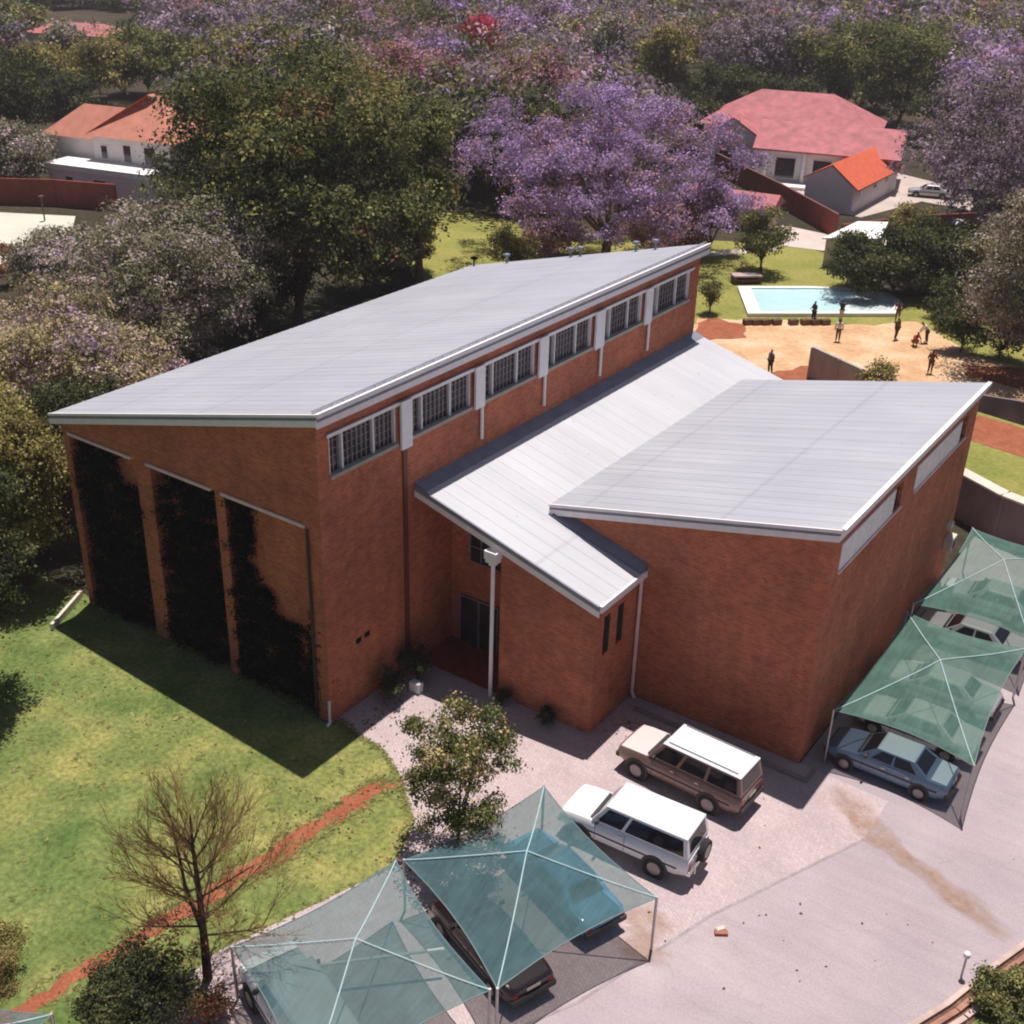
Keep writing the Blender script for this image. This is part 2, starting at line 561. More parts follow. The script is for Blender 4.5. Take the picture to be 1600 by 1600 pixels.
# paving in front of the entrance and round the cars, asphalt lane beyond the joint
pave = [(0, 0.3), (1.3, 0.1), (2.6, 0.02), (4.0, -0.7), (6.0, -2.3), (6.9, -4.4), (4.9, -10.3), (5.0, -20), (13.2, -20), (13.4, -8), (14.7, -5.4), (16.3, -0.1), (19.0, 6.2), (19.0, 8.6), (15.6, 8.7), (4.2, 8.8), (0, 8.8)]
struct(MB().sheet(pave, 0.012), 'paving', M['paving'])
lane = [(13.2, -60), (60, -60), (60, 29), (21, 29.5), (15.6, 31.5), (15.6, 8.7), (19.0, 8.6), (19.0, 6.2), (16.3, -0.1), (14.7, -5.4), (13.4, -8), (13.2, -20)]
struct(MB().sheet(lane, 0.008), 'road', M['asphalt'])
# thin dark joint between paving and road
b = MB()
jl = [(13.4, -8), (14.7, -5.4), (16.3, -0.1), (19.0, 6.2)]
for p0, p1 in zip(jl[:-1], jl[1:]):
    d = (Vector(p1)-Vector(p0)).normalized()
    nn = Vector((-d.y, d.x))*0.05
    b.add([(p0[0]-nn.x, p0[1]-nn.y, 0.016), (p1[0]-nn.x, p1[1]-nn.y, 0.016), (p1[0]+nn.x, p1[1]+nn.y, 0.016), (p0[0]+nn.x, p0[1]+nn.y, 0.016)], [(0, 1, 2, 3)])
struct(b, 'paving_joint', paint('joint_dirt', (0.33, 0.27, 0.28), 0.95, 0, 0.2))


def strip(pts, width, z, mat, name, seed=0, jit=0.12, n=40):
    rd = random.Random(seed)
    P = [Vector(p) for p in pts]
    L = [0]
    for a, c in zip(P[:-1], P[1:]): L.append(L[-1]+(c-a).length)
    vs, fs, ed = [], [], []
    for i in range(n+1):
        t = L[-1]*i/n
        k = max(j for j in range(len(L)) if L[j] <= t+1e-6)
        k = min(k, len(P)-2)
        q = P[k].lerp(P[k+1], (t-L[k])/(L[k+1]-L[k]))
        d = (P[k+1]-P[k]).normalized()
        s = Vector((-d.y, d.x))
        wd = width if not isinstance(width, tuple) else width[0]+(width[1]-width[0])*i/n
        w1 = wd/2+jit*(0.8*math.sin(i*0.31+seed)+0.5*math.sin(i*0.83+2*seed)+rd.uniform(-.35, .35))
        w2 = wd/2+jit*(0.8*math.sin(i*0.27+3*seed)+0.5*math.sin(i*0.71+seed)+rd.uniform(-.35, .35))
        fade = min(1, 6*min(i/n, 1-i/n))
        for u, e in ((-w1, 0), (-w1*0.35, 1), (w2*0.35, 1), (w2, 0)):
            vs.append((q.x+s.x*u, q.y+s.y*u, z))
            ed.append(e*fade)
    for i in range(n):
        for k in range(3):
            a = i*4+k
            fs.append((a, a+4, a+5, a+1))
    o = struct(MB().add(vs, fs), name, mat)
    at = o.data.attributes.new('edge', 'FLOAT', 'POINT')
    at.data.foreach_set('value', ed)
    return o


strip([(4.6, -1.0), (3.9, -1.6), (3.6, -4.0), (3.2, -7.5), (2.7, -11), (2.1, -14.8), (1.5, -20)], (0.78, 0.45), 0.010, M['red_earth'], 'red_path', 3, 0.11, 150)
strip([(17.1, 8.3), (19.3, 6.9), (21.8, 5.7), (24.4, 4.7)], (0.9, 0.8), 0.020, M['stain'], 'rust_stain', 4, 0.2)
strip([(16.9, 8.2), (19.1, 6.4), (21.8, 5.5), (24.5, 4.3)], (0.7, 0.7), 0.024, M['stain'], 'rust_stain', 5, 0.12)
strip([(15.4, -3.2), (14.9, -1.8), (14.3, -0.9)], 1.6, 0.022, M['stain'], 'sand_spill', 6, 0.3)

# ground behind the building: lawn, sand, earth, pool
lw = [G(600, 330), G(760, 335), G(850, 360), G(1230, 380), G(1310, 400), G(1330, 460), G(1600, 470), G(1700, 560), G(1560, 600), G(1420, 540), G(1100, 520), G(900, 480), G(650, 450)]
struct(blob_sheet([(p.x, p.y) for p in lw], 0.006, 0.6, 7, 4), 'back_lawn', M['lawn_far'])
sd_ = [G(1090, 500), G(1165, 496), G(1300, 510), G(1440, 505), G(1500, 545), G(1620, 585), G(1700, 640), G(1560, 700), G(1400, 660), G(1250, 640), G(1150, 600), G(1080, 530)]
struct(blob_sheet([(p.x, p.y) for p in sd_], 0.012, 0.5, 8, 4), 'sand_ground', M['sand'])
e1 = [G(1190, 590), G(1250, 572), G(1320, 575), G(1330, 620), G(1210, 622)]
struct(blob_sheet([(p.x, p.y) for p in e1], 0.020, 0.25, 9, 4), 'red_soil', M['red_earth'])
e2 = [G(1090, 505), G(1110, 496), G(1165, 508), G(1162, 528), G(1085, 532)]
struct(blob_sheet([(p.x, p.y) for p in e2], 0.020, 0.2, 10, 4), 'red_soil', M['red_earth'])
e3 = [G(1500, 570), G(1640, 578), G(1650, 612), G(1590, 606), G(1510, 590)]
struct(blob_sheet([(p.x, p.y) for p in e3], 0.020, 0.3, 11, 4), 'red_soil', M['red_earth'])
struct(MB().sheet([G(-40, 330)[:2], G(118, 338)[:2], G(112, 362)[:2], G(-10, 430)[:2], G(-150, 420)[:2]], 0.02), 'tennis_court', M['court'])
pv = [G(1205, 348), G(1300, 368), G(1420, 372), G(1520, 400), G(1500, 410), G(1430, 392), G(1285, 392), G(1215, 383)]
struct(MB().sheet([(p.x, p.y) for p in pv], 0.024), 'driveway', paint('pale_drive', (0.55, 0.46, 0.42), 0.9, 0, 0.1, 0.5))
pv = [G(1095, 395), G(1215, 385), G(1216, 391), G(1098, 402)]
struct(MB().sheet([(p.x, p.y) for p in pv], 0.024), 'garden_path', M['cream'])
pv = [G(1150, 262), G(1290, 330), G(1345, 340), G(1440, 315), G(1520, 330), G(1520, 300), G(1400, 270), G(1200, 240)]
struct(MB().sheet([(p.x, p.y) for p in pv], 0.03), 'house_yard', paint('yard_paving', (0.48, 0.40, 0.36), 0.9, 0, 0.12, 0.4))


def pool():
    po = [G(1152, 452), G(1260, 452), G(1350, 455), G(1385, 462), G(1404, 472), G(1410, 483), G(1398, 495), G(1300, 495), G(1168, 495)]
    c = sum((Vector(p) for p in po), Vector())/len(po)
    out = [(p.x, p.y) for p in po]
    inn = [tuple((c+(Vector(p)-c)*0.87)[:2]) for p in po]
    t = empty('swimming_pool', (0, 0, 0))
    tag(t, 'pale turquoise swimming pool with white surround beside the sandy ground', 'pool')
    n = len(out)
    mb = MB()
    vs = [(x, y, 0.02) for x, y in out]+[(x, y, 0.28) for x, y in out]+[(x, y, 0.28) for x, y in inn]+[(x, y, -0.2) for x, y in inn]
    fs = []
    for i in range(n):
        j = (i+1) % n
        fs += [(i, j, n+j, n+i), (n+i, n+j, 2*n+j, 2*n+i), (2*n+i, 2*n+j, 3*n+j, 3*n+i)]
    mb.add(vs, fs)
    mb.build('coping', M['palewall'], t)
    MB().sheet(inn, 0.16).build('water', M['water'], t)
    # shallow step end, lighter
    e = [inn[2], inn[3], inn[4], inn[5], inn[6], inn[7]]
    MB().sheet(e, 0.175).build('shallow_end', paint('shallow_water', (0.62, 0.72, 0.72), 0.15), t)


pool()
# edging blocks under the pool's near side
xs = [1168, 1181, 1196, 1213, 1239, 1258, 1273, 1289]
for i, px in enumerate(xs):
    g = G(px, 507)
    o = MB().obox((0, 0, 0), (0.72, 0.5, 0.42), 0.9).build('edging_block', M['timber'], bevel=0.05)
    o.location = (g.x, g.y, 0.02)
    tag(o, 'low brown block in the row along the near edge of the pool', 'block', 'brown blocks below the pool')

# ------------------------------------------------------------------ the brick building
HX0, HY1 = -14.5, 28.5
bld = empty('brick_building', (0, 0, 0))
tag(bld, 'large red brick hall with three grey monopitch roofs and a strip of high windows', 'building')


def roof_slab(name, mat, x0, x1, y0, y1, z0, z1, th=0.10, pitch=0.55, parent=None, rib=0.016):
    """monopitch sheet roof; z0 at x0, z1 at x1; ribs run down the slope"""
    mb = MB()
    mb.hexa([(x0, y0, z0-th), (x1, y0, z1-th), (x1, y1, z1-th), (x0, y1, z0-th), (x0, y0, z0), (x1, y0, z1), (x1, y1, z1), (x0, y1, z0)])
    n = int((y1-y0)/pitch)
    for i in range(1, n):
        y = y0+(y1-y0)*i/n
        mb.add([(x0, y-0.045, z0+.001), (x0, y-0.018, z0+rib), (x0, y+0.018, z0+rib), (x0, y+0.045, z0+.001),
                (x1, y-0.045, z1+.001), (x1, y-0.018, z1+rib), (x1, y+0.018, z1+rib), (x1, y+0.045, z1+.001)],
               [(0, 4, 5, 1), (1, 5, 6, 2), (2, 6, 7, 3), (0, 1, 2, 3), (7, 6, 5, 4)])
    return mb.build(name, mat, parent or bld)


# hall walls -------------------------------------------------------
def zr(x):      # underside of the hall's roof
    return 12.55+(x/14.5)*3.70


T = 0.3
WZ0, WZ1 = 10.30, 11.86
wins = [(0.6, 4.2), (5.0, 8.8), (9.6, 13.35), (14.2, 17.95), (18.9, 22.55), (23.4, 27.5)]
mb = MB()
mb.box(-T, 0.0, 0, 0, HY1, WZ0)                             # long wall under the windows
mb.box(-T, 0.0, WZ1, 0, HY1, 12.55)
ys = [0.0]+[v for w_ in wins for v in w_]+[HY1]
for i in range(0, len(ys), 2): mb.box(-T, ys[i], WZ0, 0, ys[i+1], WZ1)
mb.prism([(HX0, 28.2), (-T, 28.2), (-T, HY1), (HX0, HY1)], 0, [zr(HX0), zr(-T), zr(-T), zr(HX0)])   # rear wall
mb.box(HX0, 0.853, 0, HX0+T, 28.2, zr(HX0))
# gable spandrel above the ledge, then the piers and the recessed back wall of the bays
LZ = 8.42
mb.prism([(HX0, 0.0), (-T-0.003, 0.0), (-T-0.003, 0.3), (HX0, 0.3)], LZ, [zr(HX0), zr(-T), zr(-T), zr(HX0)])
piers = [(-14.5, -14.12), (-10.16, -9.29), (-5.59, -5.08), (-0.72, -T-0.003)]
for k, (a, c) in enumerate(piers): mb.box(a, 0.14 if k in (1, 2) else 0.0, 0, c, 0.547, LZ)
mb.box(HX0+0.003, 0.55, 0, -T-0.003, 0.85, LZ+0.3)
wall = mb.build('wall', M['brick'], bld)

roof = roof_slab('roof', M['roof'], HX0-0.30, 0.30, -0.28, HY1+0.25, 12.94-(14.8/14.5)*3.72, 12.94+0.077, 0.10)
b = MB()
zl = lambda x: 12.94+(x/14.5)*3.72
b.prism([(HX0-0.30, -0.34), (0.36, -0.34), (0.36, -0.285), (HX0-0.30, -0.285)], [zl(HX0-.3)-0.44, zl(.36)-0.44, zl(.36)-0.44, zl(HX0-.3)-0.44], [zl(HX0-.3)-0.20, zl(.36)-0.20, zl(.36)-0.20, zl(HX0-.3)-0.20])
b.prism([(HX0-0.30, -0.36), (0.38, -0.36), (0.38, -0.285), (HX0-0.30, -0.285)], [zl(HX0-.3)-0.07, zl(.36)-0.07, zl(.36)-0.07, zl(HX0-.3)-0.07], [zl(HX0-.3)+0.03, zl(.36)+0.03, zl(.36)+0.03, zl(HX0-.3)+0.03])
b.box(0.305, -0.283, 12.50, 0.36, HY1+0.25, 12.74)
b.box(0.305, -0.283, 12.88, 0.40, HY1+0.25, 13.05)
b.build('fascia', M['fascia'], roof)
b = MB()
b.prism([(HX0-0.30, -0.32), (0.34, -0.32), (0.34, -0.285), (HX0-0.30, -0.285)], [zl(HX0-.3)-0.20, zl(.36)-0.20, zl(.36)-0.20, zl(HX0-.3)-0.20], [zl(HX0-.3)-0.072, zl(.36)-0.072, zl(.36)-0.072, zl(HX0-.3)-0.072])
b.box(0.305, -0.283, 12.742, 0.34, HY1+0.25, 12.878)
b.box(0.02, -0.2, 13.03, 0.10, HY1+0.2, 13.055)
b.build('gutter', M['flash'], roof)
for px, py in ((693, 409), (735, 408), (800, 404), (905, 400), (920, 399), (1004, 395), (1032, 392)):
    x = -14.5+(px-740)/(1096-740)*14.5
    x = max(-14.4, min(-0.4, x))
    b = MB()
    b.tube([(x, HY1-0.1, zl(x)), (x, HY1-0.1, zl(x)+0.45)], 0.05, 6)
    b.box(x-0.14, HY1-0.24, zl(x)+0.4, x+0.14, HY1+0.04, zl(x)+0.52)
    b.build('vent_pipe', M['flash'], roof)

# ledge in three lengths over the bays
for x0, x1 in ((-14.12, -10.2), (-9.27, -5.62), (-5.05, -0.75)):
    MB().box(x0, -0.07, LZ-0.13, x1, 0.32, LZ-0.003).build('ledge', M['ledge'], bld)
b = MB()
b.tube([(-0.62, -0.08, 8.3), (-0.62, -0.08, 0.1)], 0.055, 8)
b.build('downpipe', M['trim'], bld, smooth=0.8)
b = MB()
b.tube([(0.06, -0.1, 1.1), (0.06, -0.1, 0.12), (0.06, -0.28, 0.05)], 0.06, 8)
b.build('downpipe', M['white'], bld, smooth=0.8)

# clerestory windows
for k, (y0, y1) in enumerate(wins):
    f = MB()
    xo = 0.03
    f.box(-0.10, y0-0.02, WZ1-0.03, 0.05, y1+0.02, WZ1+0.10)          # head
    f.box(-0.20, y0+0.003, WZ0+0.02, -0.03, y0+0.07, WZ1-0.035)
    f.box(-0.20, y1-0.07, WZ0+0.02, -0.03, y1-0.003, WZ1-0.035)
    L = y1-y0
    for t in (0.20, 0.66):
        f.box(-0.20, y0+L*t-0.035, WZ0+0.055, -0.03, y0+L*t+0.035, WZ1-0.035)
    win = f.build('window', M['white'], bld)
    g = MB()
    n = 14
    for i in range(1, n):
        yy = y0+0.07+(L-0.14)*i/n
        g.box(-0.16, yy-0.014, WZ0+0.06, -0.115, yy+0.014, WZ1-0.036)
    for i in range(1, 5):
        zz = WZ0+0.05+(WZ1-WZ0-0.09)*i/5
        g.box(-0.17, y0+0.075, zz-0.016, -0.162, y1-0.075, zz+0.016)
    g.build('glazing_bars', paint('bars', (0.30, 0.24, 0.26), 0.6), win)
    MB().box(-0.24, y0+0.003, WZ0+0.003, -0.18, y1-0.003, WZ1-0.033).build('pane', M['glass'], win)
    MB().box(-0.20, y0-0.03, WZ0-0.09, 0.09, y1+0.03, WZ0-0.004 if False else WZ0+0.05).build('sill', paint('sill_concrete', (0.42, 0.37, 0.33), 0.85), win)
MB().box(0.053, 0.45, WZ1-0.02, 0.10, 27.75, WZ1+0.11).build('head_strip', M['white'], bld)
# white piers between the windows, with white downpipes below four of them
for k in range(5):
    ya, yb = wins[k][1], wins[k+1][0]
    p_ = MB().box(0.102, ya+0.10, WZ0-0.25 if k == 0 else WZ0-0.10, 0.20, yb-0.08, WZ1+0.12).build('pier_panel', M['white'], bld)
    if k:
        MB().tube([(0.11, yb-0.16, WZ0-0.12), (0.11, yb-0.16, 8.75)], 0.075, 8).build('downpipe', M['white'], bld, smooth=0.8)
MB().box(0.003, 4.50, 0, 0.09, 4.72, WZ0-0.252).build('downpipe', M['brownpipe'], bld)
# grille vents low on the long wall
for y, z in ((1.73, 2.9), (2.22, 2.95)):
    v = MB()
    v.box(0.003, y-0.14, z-0.10, 0.03, y+0.14, z+0.10)
    for i in range(4): v.box(0.031, y-0.13, z-0.08+i*0.045, 0.04, y+0.13, z-0.06+i*0.045)
    v.build('vent_grille', M['dark'], bld)

# middle wing -------------------------------------------------------
MZ0, MZ1, MX, MY0, MY1 = 8.22, 5.96, 8.33, 5.4, 28.6
ml = lambda x: MZ0+(MZ1-MZ0)*x/MX
mroof = roof_slab('roof', M['roof_white'], 0.55, MX+0.20, MY0-0.15, MY1+0.1, ml(0.55), ml(MX+0.2), 0.09, 0.7, rib=0.02)
b = MB()
q0, q1 = 0.02, MX+0.20
b.prism([(q0, MY0-0.21), (q1, MY0-0.21), (q1, MY0-0.155), (q0, MY0-0.155)], [ml(q0)-0.46, ml(q1)-0.46, ml(q1)-0.46, ml(q0)-0.46], [ml(q0)-0.18, ml(q1)-0.18, ml(q1)-0.18, ml(q0)-0.18])
b.box(MX+0.21, MY0-0.15, MZ1-0.32, MX+0.30, 8.60, MZ1-0.04)
b.build('fascia', M['fascia'], mroof)
b = MB()
b.prism([(q0, MY0-0.24), (q1, MY0-0.24), (q1, MY0-0.155), (q0, MY0-0.155)], [ml(q0)-0.175, ml(q1)-0.175, ml(q1)-0.175, ml(q0)-0.175], [ml(q0)+0.02, ml(q1)+0.02, ml(q1)+0.02, ml(q0)+0.02])
b.hexa([(0.003, MY0-0.15, ml(0)-0.1), (0.545, MY0-0.15, ml(0.55)-0.1), (0.545, MY1+.1, ml(0.55)-0.1), (0.003, MY1+.1, ml(0)-0.1),
        (0.003, MY0-0.15, ml(0)+0.10), (0.545, MY0-0.15, ml(0.55)+0.02), (0.545, MY1+.1, ml(0.55)+0.02), (0.003, MY1+.1, ml(0)+0.10)])
b.build('flashing', M['flash'], mroof)
b = MB()
EX = 4.05           # edge of the entrance recess
RY = 7.6            # its back wall
b.prism([(EX, MY0), (MX, MY0), (MX, MY0+T), (EX, MY0+T)], 0, [ml(EX)-0.1, ml(MX)-0.1, ml(MX)-0.1, ml(EX)-0.1])
b.box(MX-T, MY0+T+0.003, 0, MX, 8.597, 3.30)
b.box(MX-T, MY0+T+0.003, 5.0, MX, 8.597, MZ1-0.1)
for y0, y1 in ((MY0+T+0.003, 6.0), (6.42, 7.0), (7.42, 8.597)): b.box(MX-T, y0, 3.30, MX, y1, 5.0)
b.box(EX, MY0+T+0.003, 0, EX+T, RY, ml(EX+T)-0.1)
b.prism([(0.003, RY), (EX+T, RY), (EX+T, RY+T), (0.003, RY+T)], 0, [ml(0)-0.1, ml(EX+T)-0.1, ml(EX+T)-0.1, ml(0)-0.1])
b.box(MX-T, 8.6, 0, MX, MY1, MZ1-0.1)
b.prism([(0.003, MY1-T), (MX-T, MY1-T), (MX-T, MY1), (0.003, MY1)], 0, [ml(0)-0.1, ml(MX-T)-0.1, ml(MX-T)-0.1, ml(0)-0.1])
b.build('wall', M['brick'], bld)
for y0, y1 in ((6.0, 6.42), (7.0, 7.42)):
    wv = MB().box(MX-0.2, y0+0.003, 3.303, MX-0.12, y1-0.003, 4.997)
    wn_ = wv.build('slit_window', M['glass'], bld)
    MB().box(MX-0.11, y1-0.07, 3.31, MX+0.02, y1-0.004, 4.99).build('frame', M['trim'], wn_)
# entrance: glazed double door and the window above it
dr = MB().box(0.5, RY-0.06, 0.02, 2.5, RY-0.003, 2.35).build('door', M['glass'], bld)
b = MB()
for x in (0.5, 1.45, 1.49, 2.44): b.box(x, RY-0.10, 0.02, x+0.06, RY-0.062, 2.35)
b.box(0.5, RY-0.10, 2.352, 2.5, RY-0.062, 2.42)
b.build('frame', M['flash'], dr)
MB().box(1.36, RY-0.16, 0.9, 1.40, RY-0.11, 1.5).build('handle', M['chrome'], dr)
wv = MB().box(1.0, RY-0.05, 4.2, 3.2, RY-0.003, 5.6).build('window', M['glass'], bld)
b = MB()
for x in (1.0, 1.55, 2.1, 2.65, 3.15): b.box(x, RY-0.09, 4.2, x+0.05, RY-0.052, 5.6)
for z in (4.2, 4.9, 5.56): b.box(1.0, RY-0.12, z, 3.2, RY-0.092, z+0.04)
b.build('frame', M['flash'], wv)
# rainwater head and post at the recess corner
b = MB()
hx, hy = 3.86, 5.28
b.prism([(hx-0.24, hy-0.32), (hx+0.24, hy-0.32), (hx+0.24, hy+0.04), (hx-0.24, hy+0.04)], 6.18, 6.34)
for x0, y0, x1, y1 in ((-.28, -.36, .28, -.30), (-.28, .0, .28, .06), (-.28, -.298, -.22, -.002), (.22, -.298, .28, -.002)):
    b.box(hx+x0, hy+y0, 6.342, hx+x1, hy+y1, 6.68)
b.prism([(hx-0.12, hy-0.26), (hx+0.12, hy-0.26), (hx+0.12, hy-0.02), (hx-0.12, hy-0.02)], 6.05, 6.178)
rh = b.build('downpipe', M['white'], bld)
MB().tube([(hx, hy-0.14, 6.05), (hx, hy-0.14, 0.02)], 0.085, 10).build('pipe', M['white'], rh, smooth=0.8)
MB().tube([(MX+0.12, 8.48, 5.7), (MX+0.12, 8.48, 0.3), (MX+0.3, 8.4, 0.1)], 0.075, 10).build('downpipe', M['ledge'], bld, smooth=0.8)
MB().box(0.01, MY0, 0.013, EX, RY, 0.10).build('entrance_step', M['redwall'], bld)

# right wing -------------------------------------------------------
AX0, AX1, AY0, AY1 = 4.33, 15.55, 8.64, 25.6
AZ0, AZ1 = 7.42, 9.98
al = lambda x: AZ0+(AZ1-AZ0)*(x-AX0)/(AX1-AX0)
aroof = roof_slab('roof', M['roof'], AX0-0.1, AX1+0.16, AY0-0.25, AY1+0.2, al(AX0-0.1)+0.05, al(AX1+0.16)+0.05, 0.10, 0.6, rib=0.018)
b = MB()
q0, q1 = AX0-0.1, AX1+0.20
b.prism([(q0, AY0-0.31), (q1, AY0-0.31), (q1, AY0-0.255), (q0, AY0-0.255)], [al(q0)-0.40, al(q1)-0.40, al(q1)-0.40, al(q0)-0.40], [al(q0)-0.16, al(q1)-0.16, al(q1)-0.16, al(q0)-0.16])
b.prism([(q0, AY0-0.33), (q1+.03, AY0-0.33), (q1+.03, AY0-0.255), (q0, AY0-0.255)], [al(q0)-0.04, al(q1)-0.04, al(q1)-0.04, al(q0)-0.04], [al(q0)+0.08, al(q1)+0.08, al(q1)+0.08, al(q0)+0.08])
b.box(AX1+0.165, AY0-0.253, AZ1-0.34, AX1+0.20, AY1+0.2, AZ1-0.02)
b.box(AX1+0.165, AY0-0.253, AZ1-0.016, AX1+0.34, AY1+0.2, AZ1+0.15)
b.build('fascia', M['fascia'], aroof)
b = MB()
b.prism([(q0, AY0-0.29), (q1, AY0-0.29), (q1, AY0-0.255), (q0, AY0-0.255)], [al(q0)-0.157, al(q1)-0.157, al(q1)-0.157, al(q0)-0.157], [al(q0)-0.043, al(q1)-0.043, al(q1)-0.043, al(q0)-0.043])
b.build('gutter', M['flash'], aroof)
b = MB()
ux = lambda x: max(0, ml(x)-0.05) if x < MX else 0
b.prism([(AX0, AY0), (MX, AY0), (MX, AY0+T), (AX0, AY0+T)], [ml(AX0)-0.3, ml(MX)-0.3, ml(MX)-0.3, ml(AX0)-0.3], [al(AX0)-0.05, al(MX)-0.05, al(MX)-0.05, al(AX0)-0.05])
b.prism([(MX+.003, AY0), (AX1, AY0), (AX1, AY0+T), (MX+.003, AY0+T)], 0, [al(MX)-0.05, al(AX1)-0.05, al(AX1)-0.05, al(MX)-0.05])
SZ0, SZ1 = 8.0, 9.08
b.box(AX1-T, AY0+T+.003, 0, AX1, AY1, SZ0)
b.box(AX1-T, AY0+T+.003, SZ1, AX1, AY1, AZ1-0.06)
aw = [(9.35, 15.75), (17.35, 24.2)]
for y0, y1 in ((AY0+T+.003, aw[0][0]), (aw[0][1], aw[1][0]), (aw[1][1], AY1)): b.box(AX1-T, y0, SZ0, AX1, y1, SZ1)
b.prism([(AX0, AY1), (AX1, AY1), (AX1, AY1+0.15), (AX0, AY1+0.15)], 0, [al(AX0)-0.06, al(AX1)-0.06, al(AX1)-0.06, al(AX0)-0.06])
b.prism([(AX0, AY0+T+.003), (AX0+T, AY0+T+.003), (AX0+T, AY1-.003), (AX0, AY1-.003)], ml(AX0)-0.5, al(AX0)-0.05)
b.build('wall', M['brick'], bld)
for y0, y1 in aw:
    o = MB().box(AX1-0.10, y0+0.003, SZ0+0.003, AX1+0.03, y1-0.95, SZ1-0.003).build('window', paint('opal_panel', (0.90, 0.84, 0.88), 0.5), bld)
    b = MB()
    b.box(AX1-0.20, y1-0.947, SZ0+0.003, AX1-0.14, y1-0.003, SZ1-0.003)
    b.build('pane', M['glass'], o)
    MB().box(AX1+0.002, y0-0.05, SZ0-0.10, AX1+0.08, y1+0.05, SZ0-0.004).build('sill', M['ledge'], o)
b = MB()
b.hexa([(AX0+0.1, AY0-0.42, ml(AX0+.1)+0.02), (MX+0.2, AY0-0.42, ml(MX+.2)+0.02), (MX+0.2, AY0-0.004, ml(MX+.2)+0.02), (AX0+0.1, AY0-0.004, ml(AX0+.1)+0.02),
        (AX0+0.1, AY0-0.42, ml(AX0+.1)+0.07), (MX+0.2, AY0-0.42, ml(MX+.2)+0.07), (MX+0.2, AY0-0.004, ml(MX+.2)+0.30), (AX0+0.1, AY0-0.004, ml(AX0+.1)+0.30)])
b.build('flashing', M['flash'], aroof)
ac = MB().box(AX1+0.003, 24.6, 2.1, AX1+0.40, 25.4, 2.75).build('air_conditioner', M['cream'], bld, bevel=0.03)
MB().tube([(AX1+0.404, 25.0, 2.42), (AX1+0.43, 25.0, 2.42)], 0.25, 14).build('fan_grille', M['trim'], ac)
b = MB().box(AX1+0.003, 24.4, 3.3, AX1+0.25, 24.9, 3.6)
b.build('wall_lamp', M['cream'], bld, bevel=0.03)
# pale kerb and drain channel at the foot of the right wing
o = MB().box(MX+0.6, 7.75, 0.013, AX1+0.7, 7.95, 0.12).build('kerb', paint('kerb_stone', (0.28, 0.22, 0.21), 0.9))
tag(o, kind='structure')
o = MB().box(AX1+0.55, 7.953, 0.013, AX1+0.7, 8.6, 0.12).build('kerb', paint('kerb_stone', (0.28, 0.22, 0.21), 0.9))
tag(o, kind='structure')

# ------------------------------------------------------------------ trees
def leaf_cloud(rng, centers, radii, n, leaf, cols, weights, zmin, down=-0.45, lobe_mix=0.72, shell=0.55):
    """many leaf-sized faces spread through lobes; returns verts (4n,3), colours (n,3)"""
    centers = np.array(centers, float)
    radii = np.array(radii, float)
    pr = radii**2
    pr /= pr.sum()
    per = 16
    ns = max(12, n//per)
    k = rng.choice(len(radii), ns, p=pr)
    d = rng.normal(size=(ns, 3))
    d[:, 2] += 0.25
    d /= np.linalg.norm(d, axis=1)[:, None]
    low = d[:, 2] < down
    d[low, 2] *= -0.6
    rr = shell+(1.08-shell)*rng.random(ns)**0.6
    bump = 1+0.18*np.sin(d[:, 0]*7+k)*np.cos(d[:, 1]*6+k*1.7)+0.12*np.sin(d[:, 2]*9+k*2.3)
    pos = centers[k]+d*(radii[k]*rr*bump)[:, None]*np.array([1, 1, 0.85])
    tone = 0.68+0.70*rng.random(ns)
    cols = np.array(cols, float)
    weights = np.array(weights, float)
    weights /= weights.sum()
    lobe_c = rng.choice(len(cols), len(radii), p=weights)
    ci = np.where(rng.random(ns) < lobe_mix*0.7, lobe_c[k], rng.choice(len(cols), ns, p=weights))
    # every clump carries its own sprig of leaves
    q = rng.integers(0, ns, n)
    sig = leaf*0.80
    off = rng.normal(size=(n, 3))*sig*np.array([1, 1, 0.6])
    pos = pos[q]+off
    d = d[q]
    keep = pos[:, 2] > zmin
    pos, d, q = pos[keep], d[keep], q[keep]
    n = len(pos)
    nrm = d*0.9+np.array([0, 0, 0.25])+rng.normal(size=(n, 3))*0.55
    nrm /= np.linalg.norm(nrm, axis=1)[:, None]
    t = np.cross(nrm, rng.normal(size=(n, 3)))
    t /= np.linalg.norm(t, axis=1)[:, None]
    u = np.cross(nrm, t)
    s = leaf*0.66*(0.5+0.9*rng.random(n))
    a = (t*s[:, None])*0.5
    c = (u*s[:, None])*0.30
    bend = nrm*(s*0.16)[:, None]
    v = np.stack([pos-a, pos+c+bend, pos+a, pos-c+bend], 1).reshape(-1, 3)
    mixo = rng.random(n) < 0.10
    ci = np.where(mixo, rng.choice(len(cols), n, p=weights), ci[q])
    col = cols[ci]*(tone[q]*(0.8+0.5*rng.random(n)))[:, None]*1.5
    return v, col


def quads_object(name, v, col, mat, parent=None):
    n = len(col)
    me = bpy.data.meshes.new(name)
    me.vertices.add(4*n)
    me.vertices.foreach_set('co', v.astype(np.float32).ravel())
    me.loops.add(4*n)
    me.loops.foreach_set('vertex_index', np.arange(4*n, dtype=np.int32))
    me.polygons.add(n)
    me.polygons.foreach_set('loop_start', np.arange(0, 4*n, 4, dtype=np.int32))
    at = me.attributes.new('tint', 'FLOAT_COLOR', 'FACE')
    cc = np.ones((n, 4), np.float32)
    cc[:, :3] = col
    at.data.foreach_set('color', cc.ravel())
    me.update(calc_edges=True)
    return link_mesh(name, me, mat, parent)


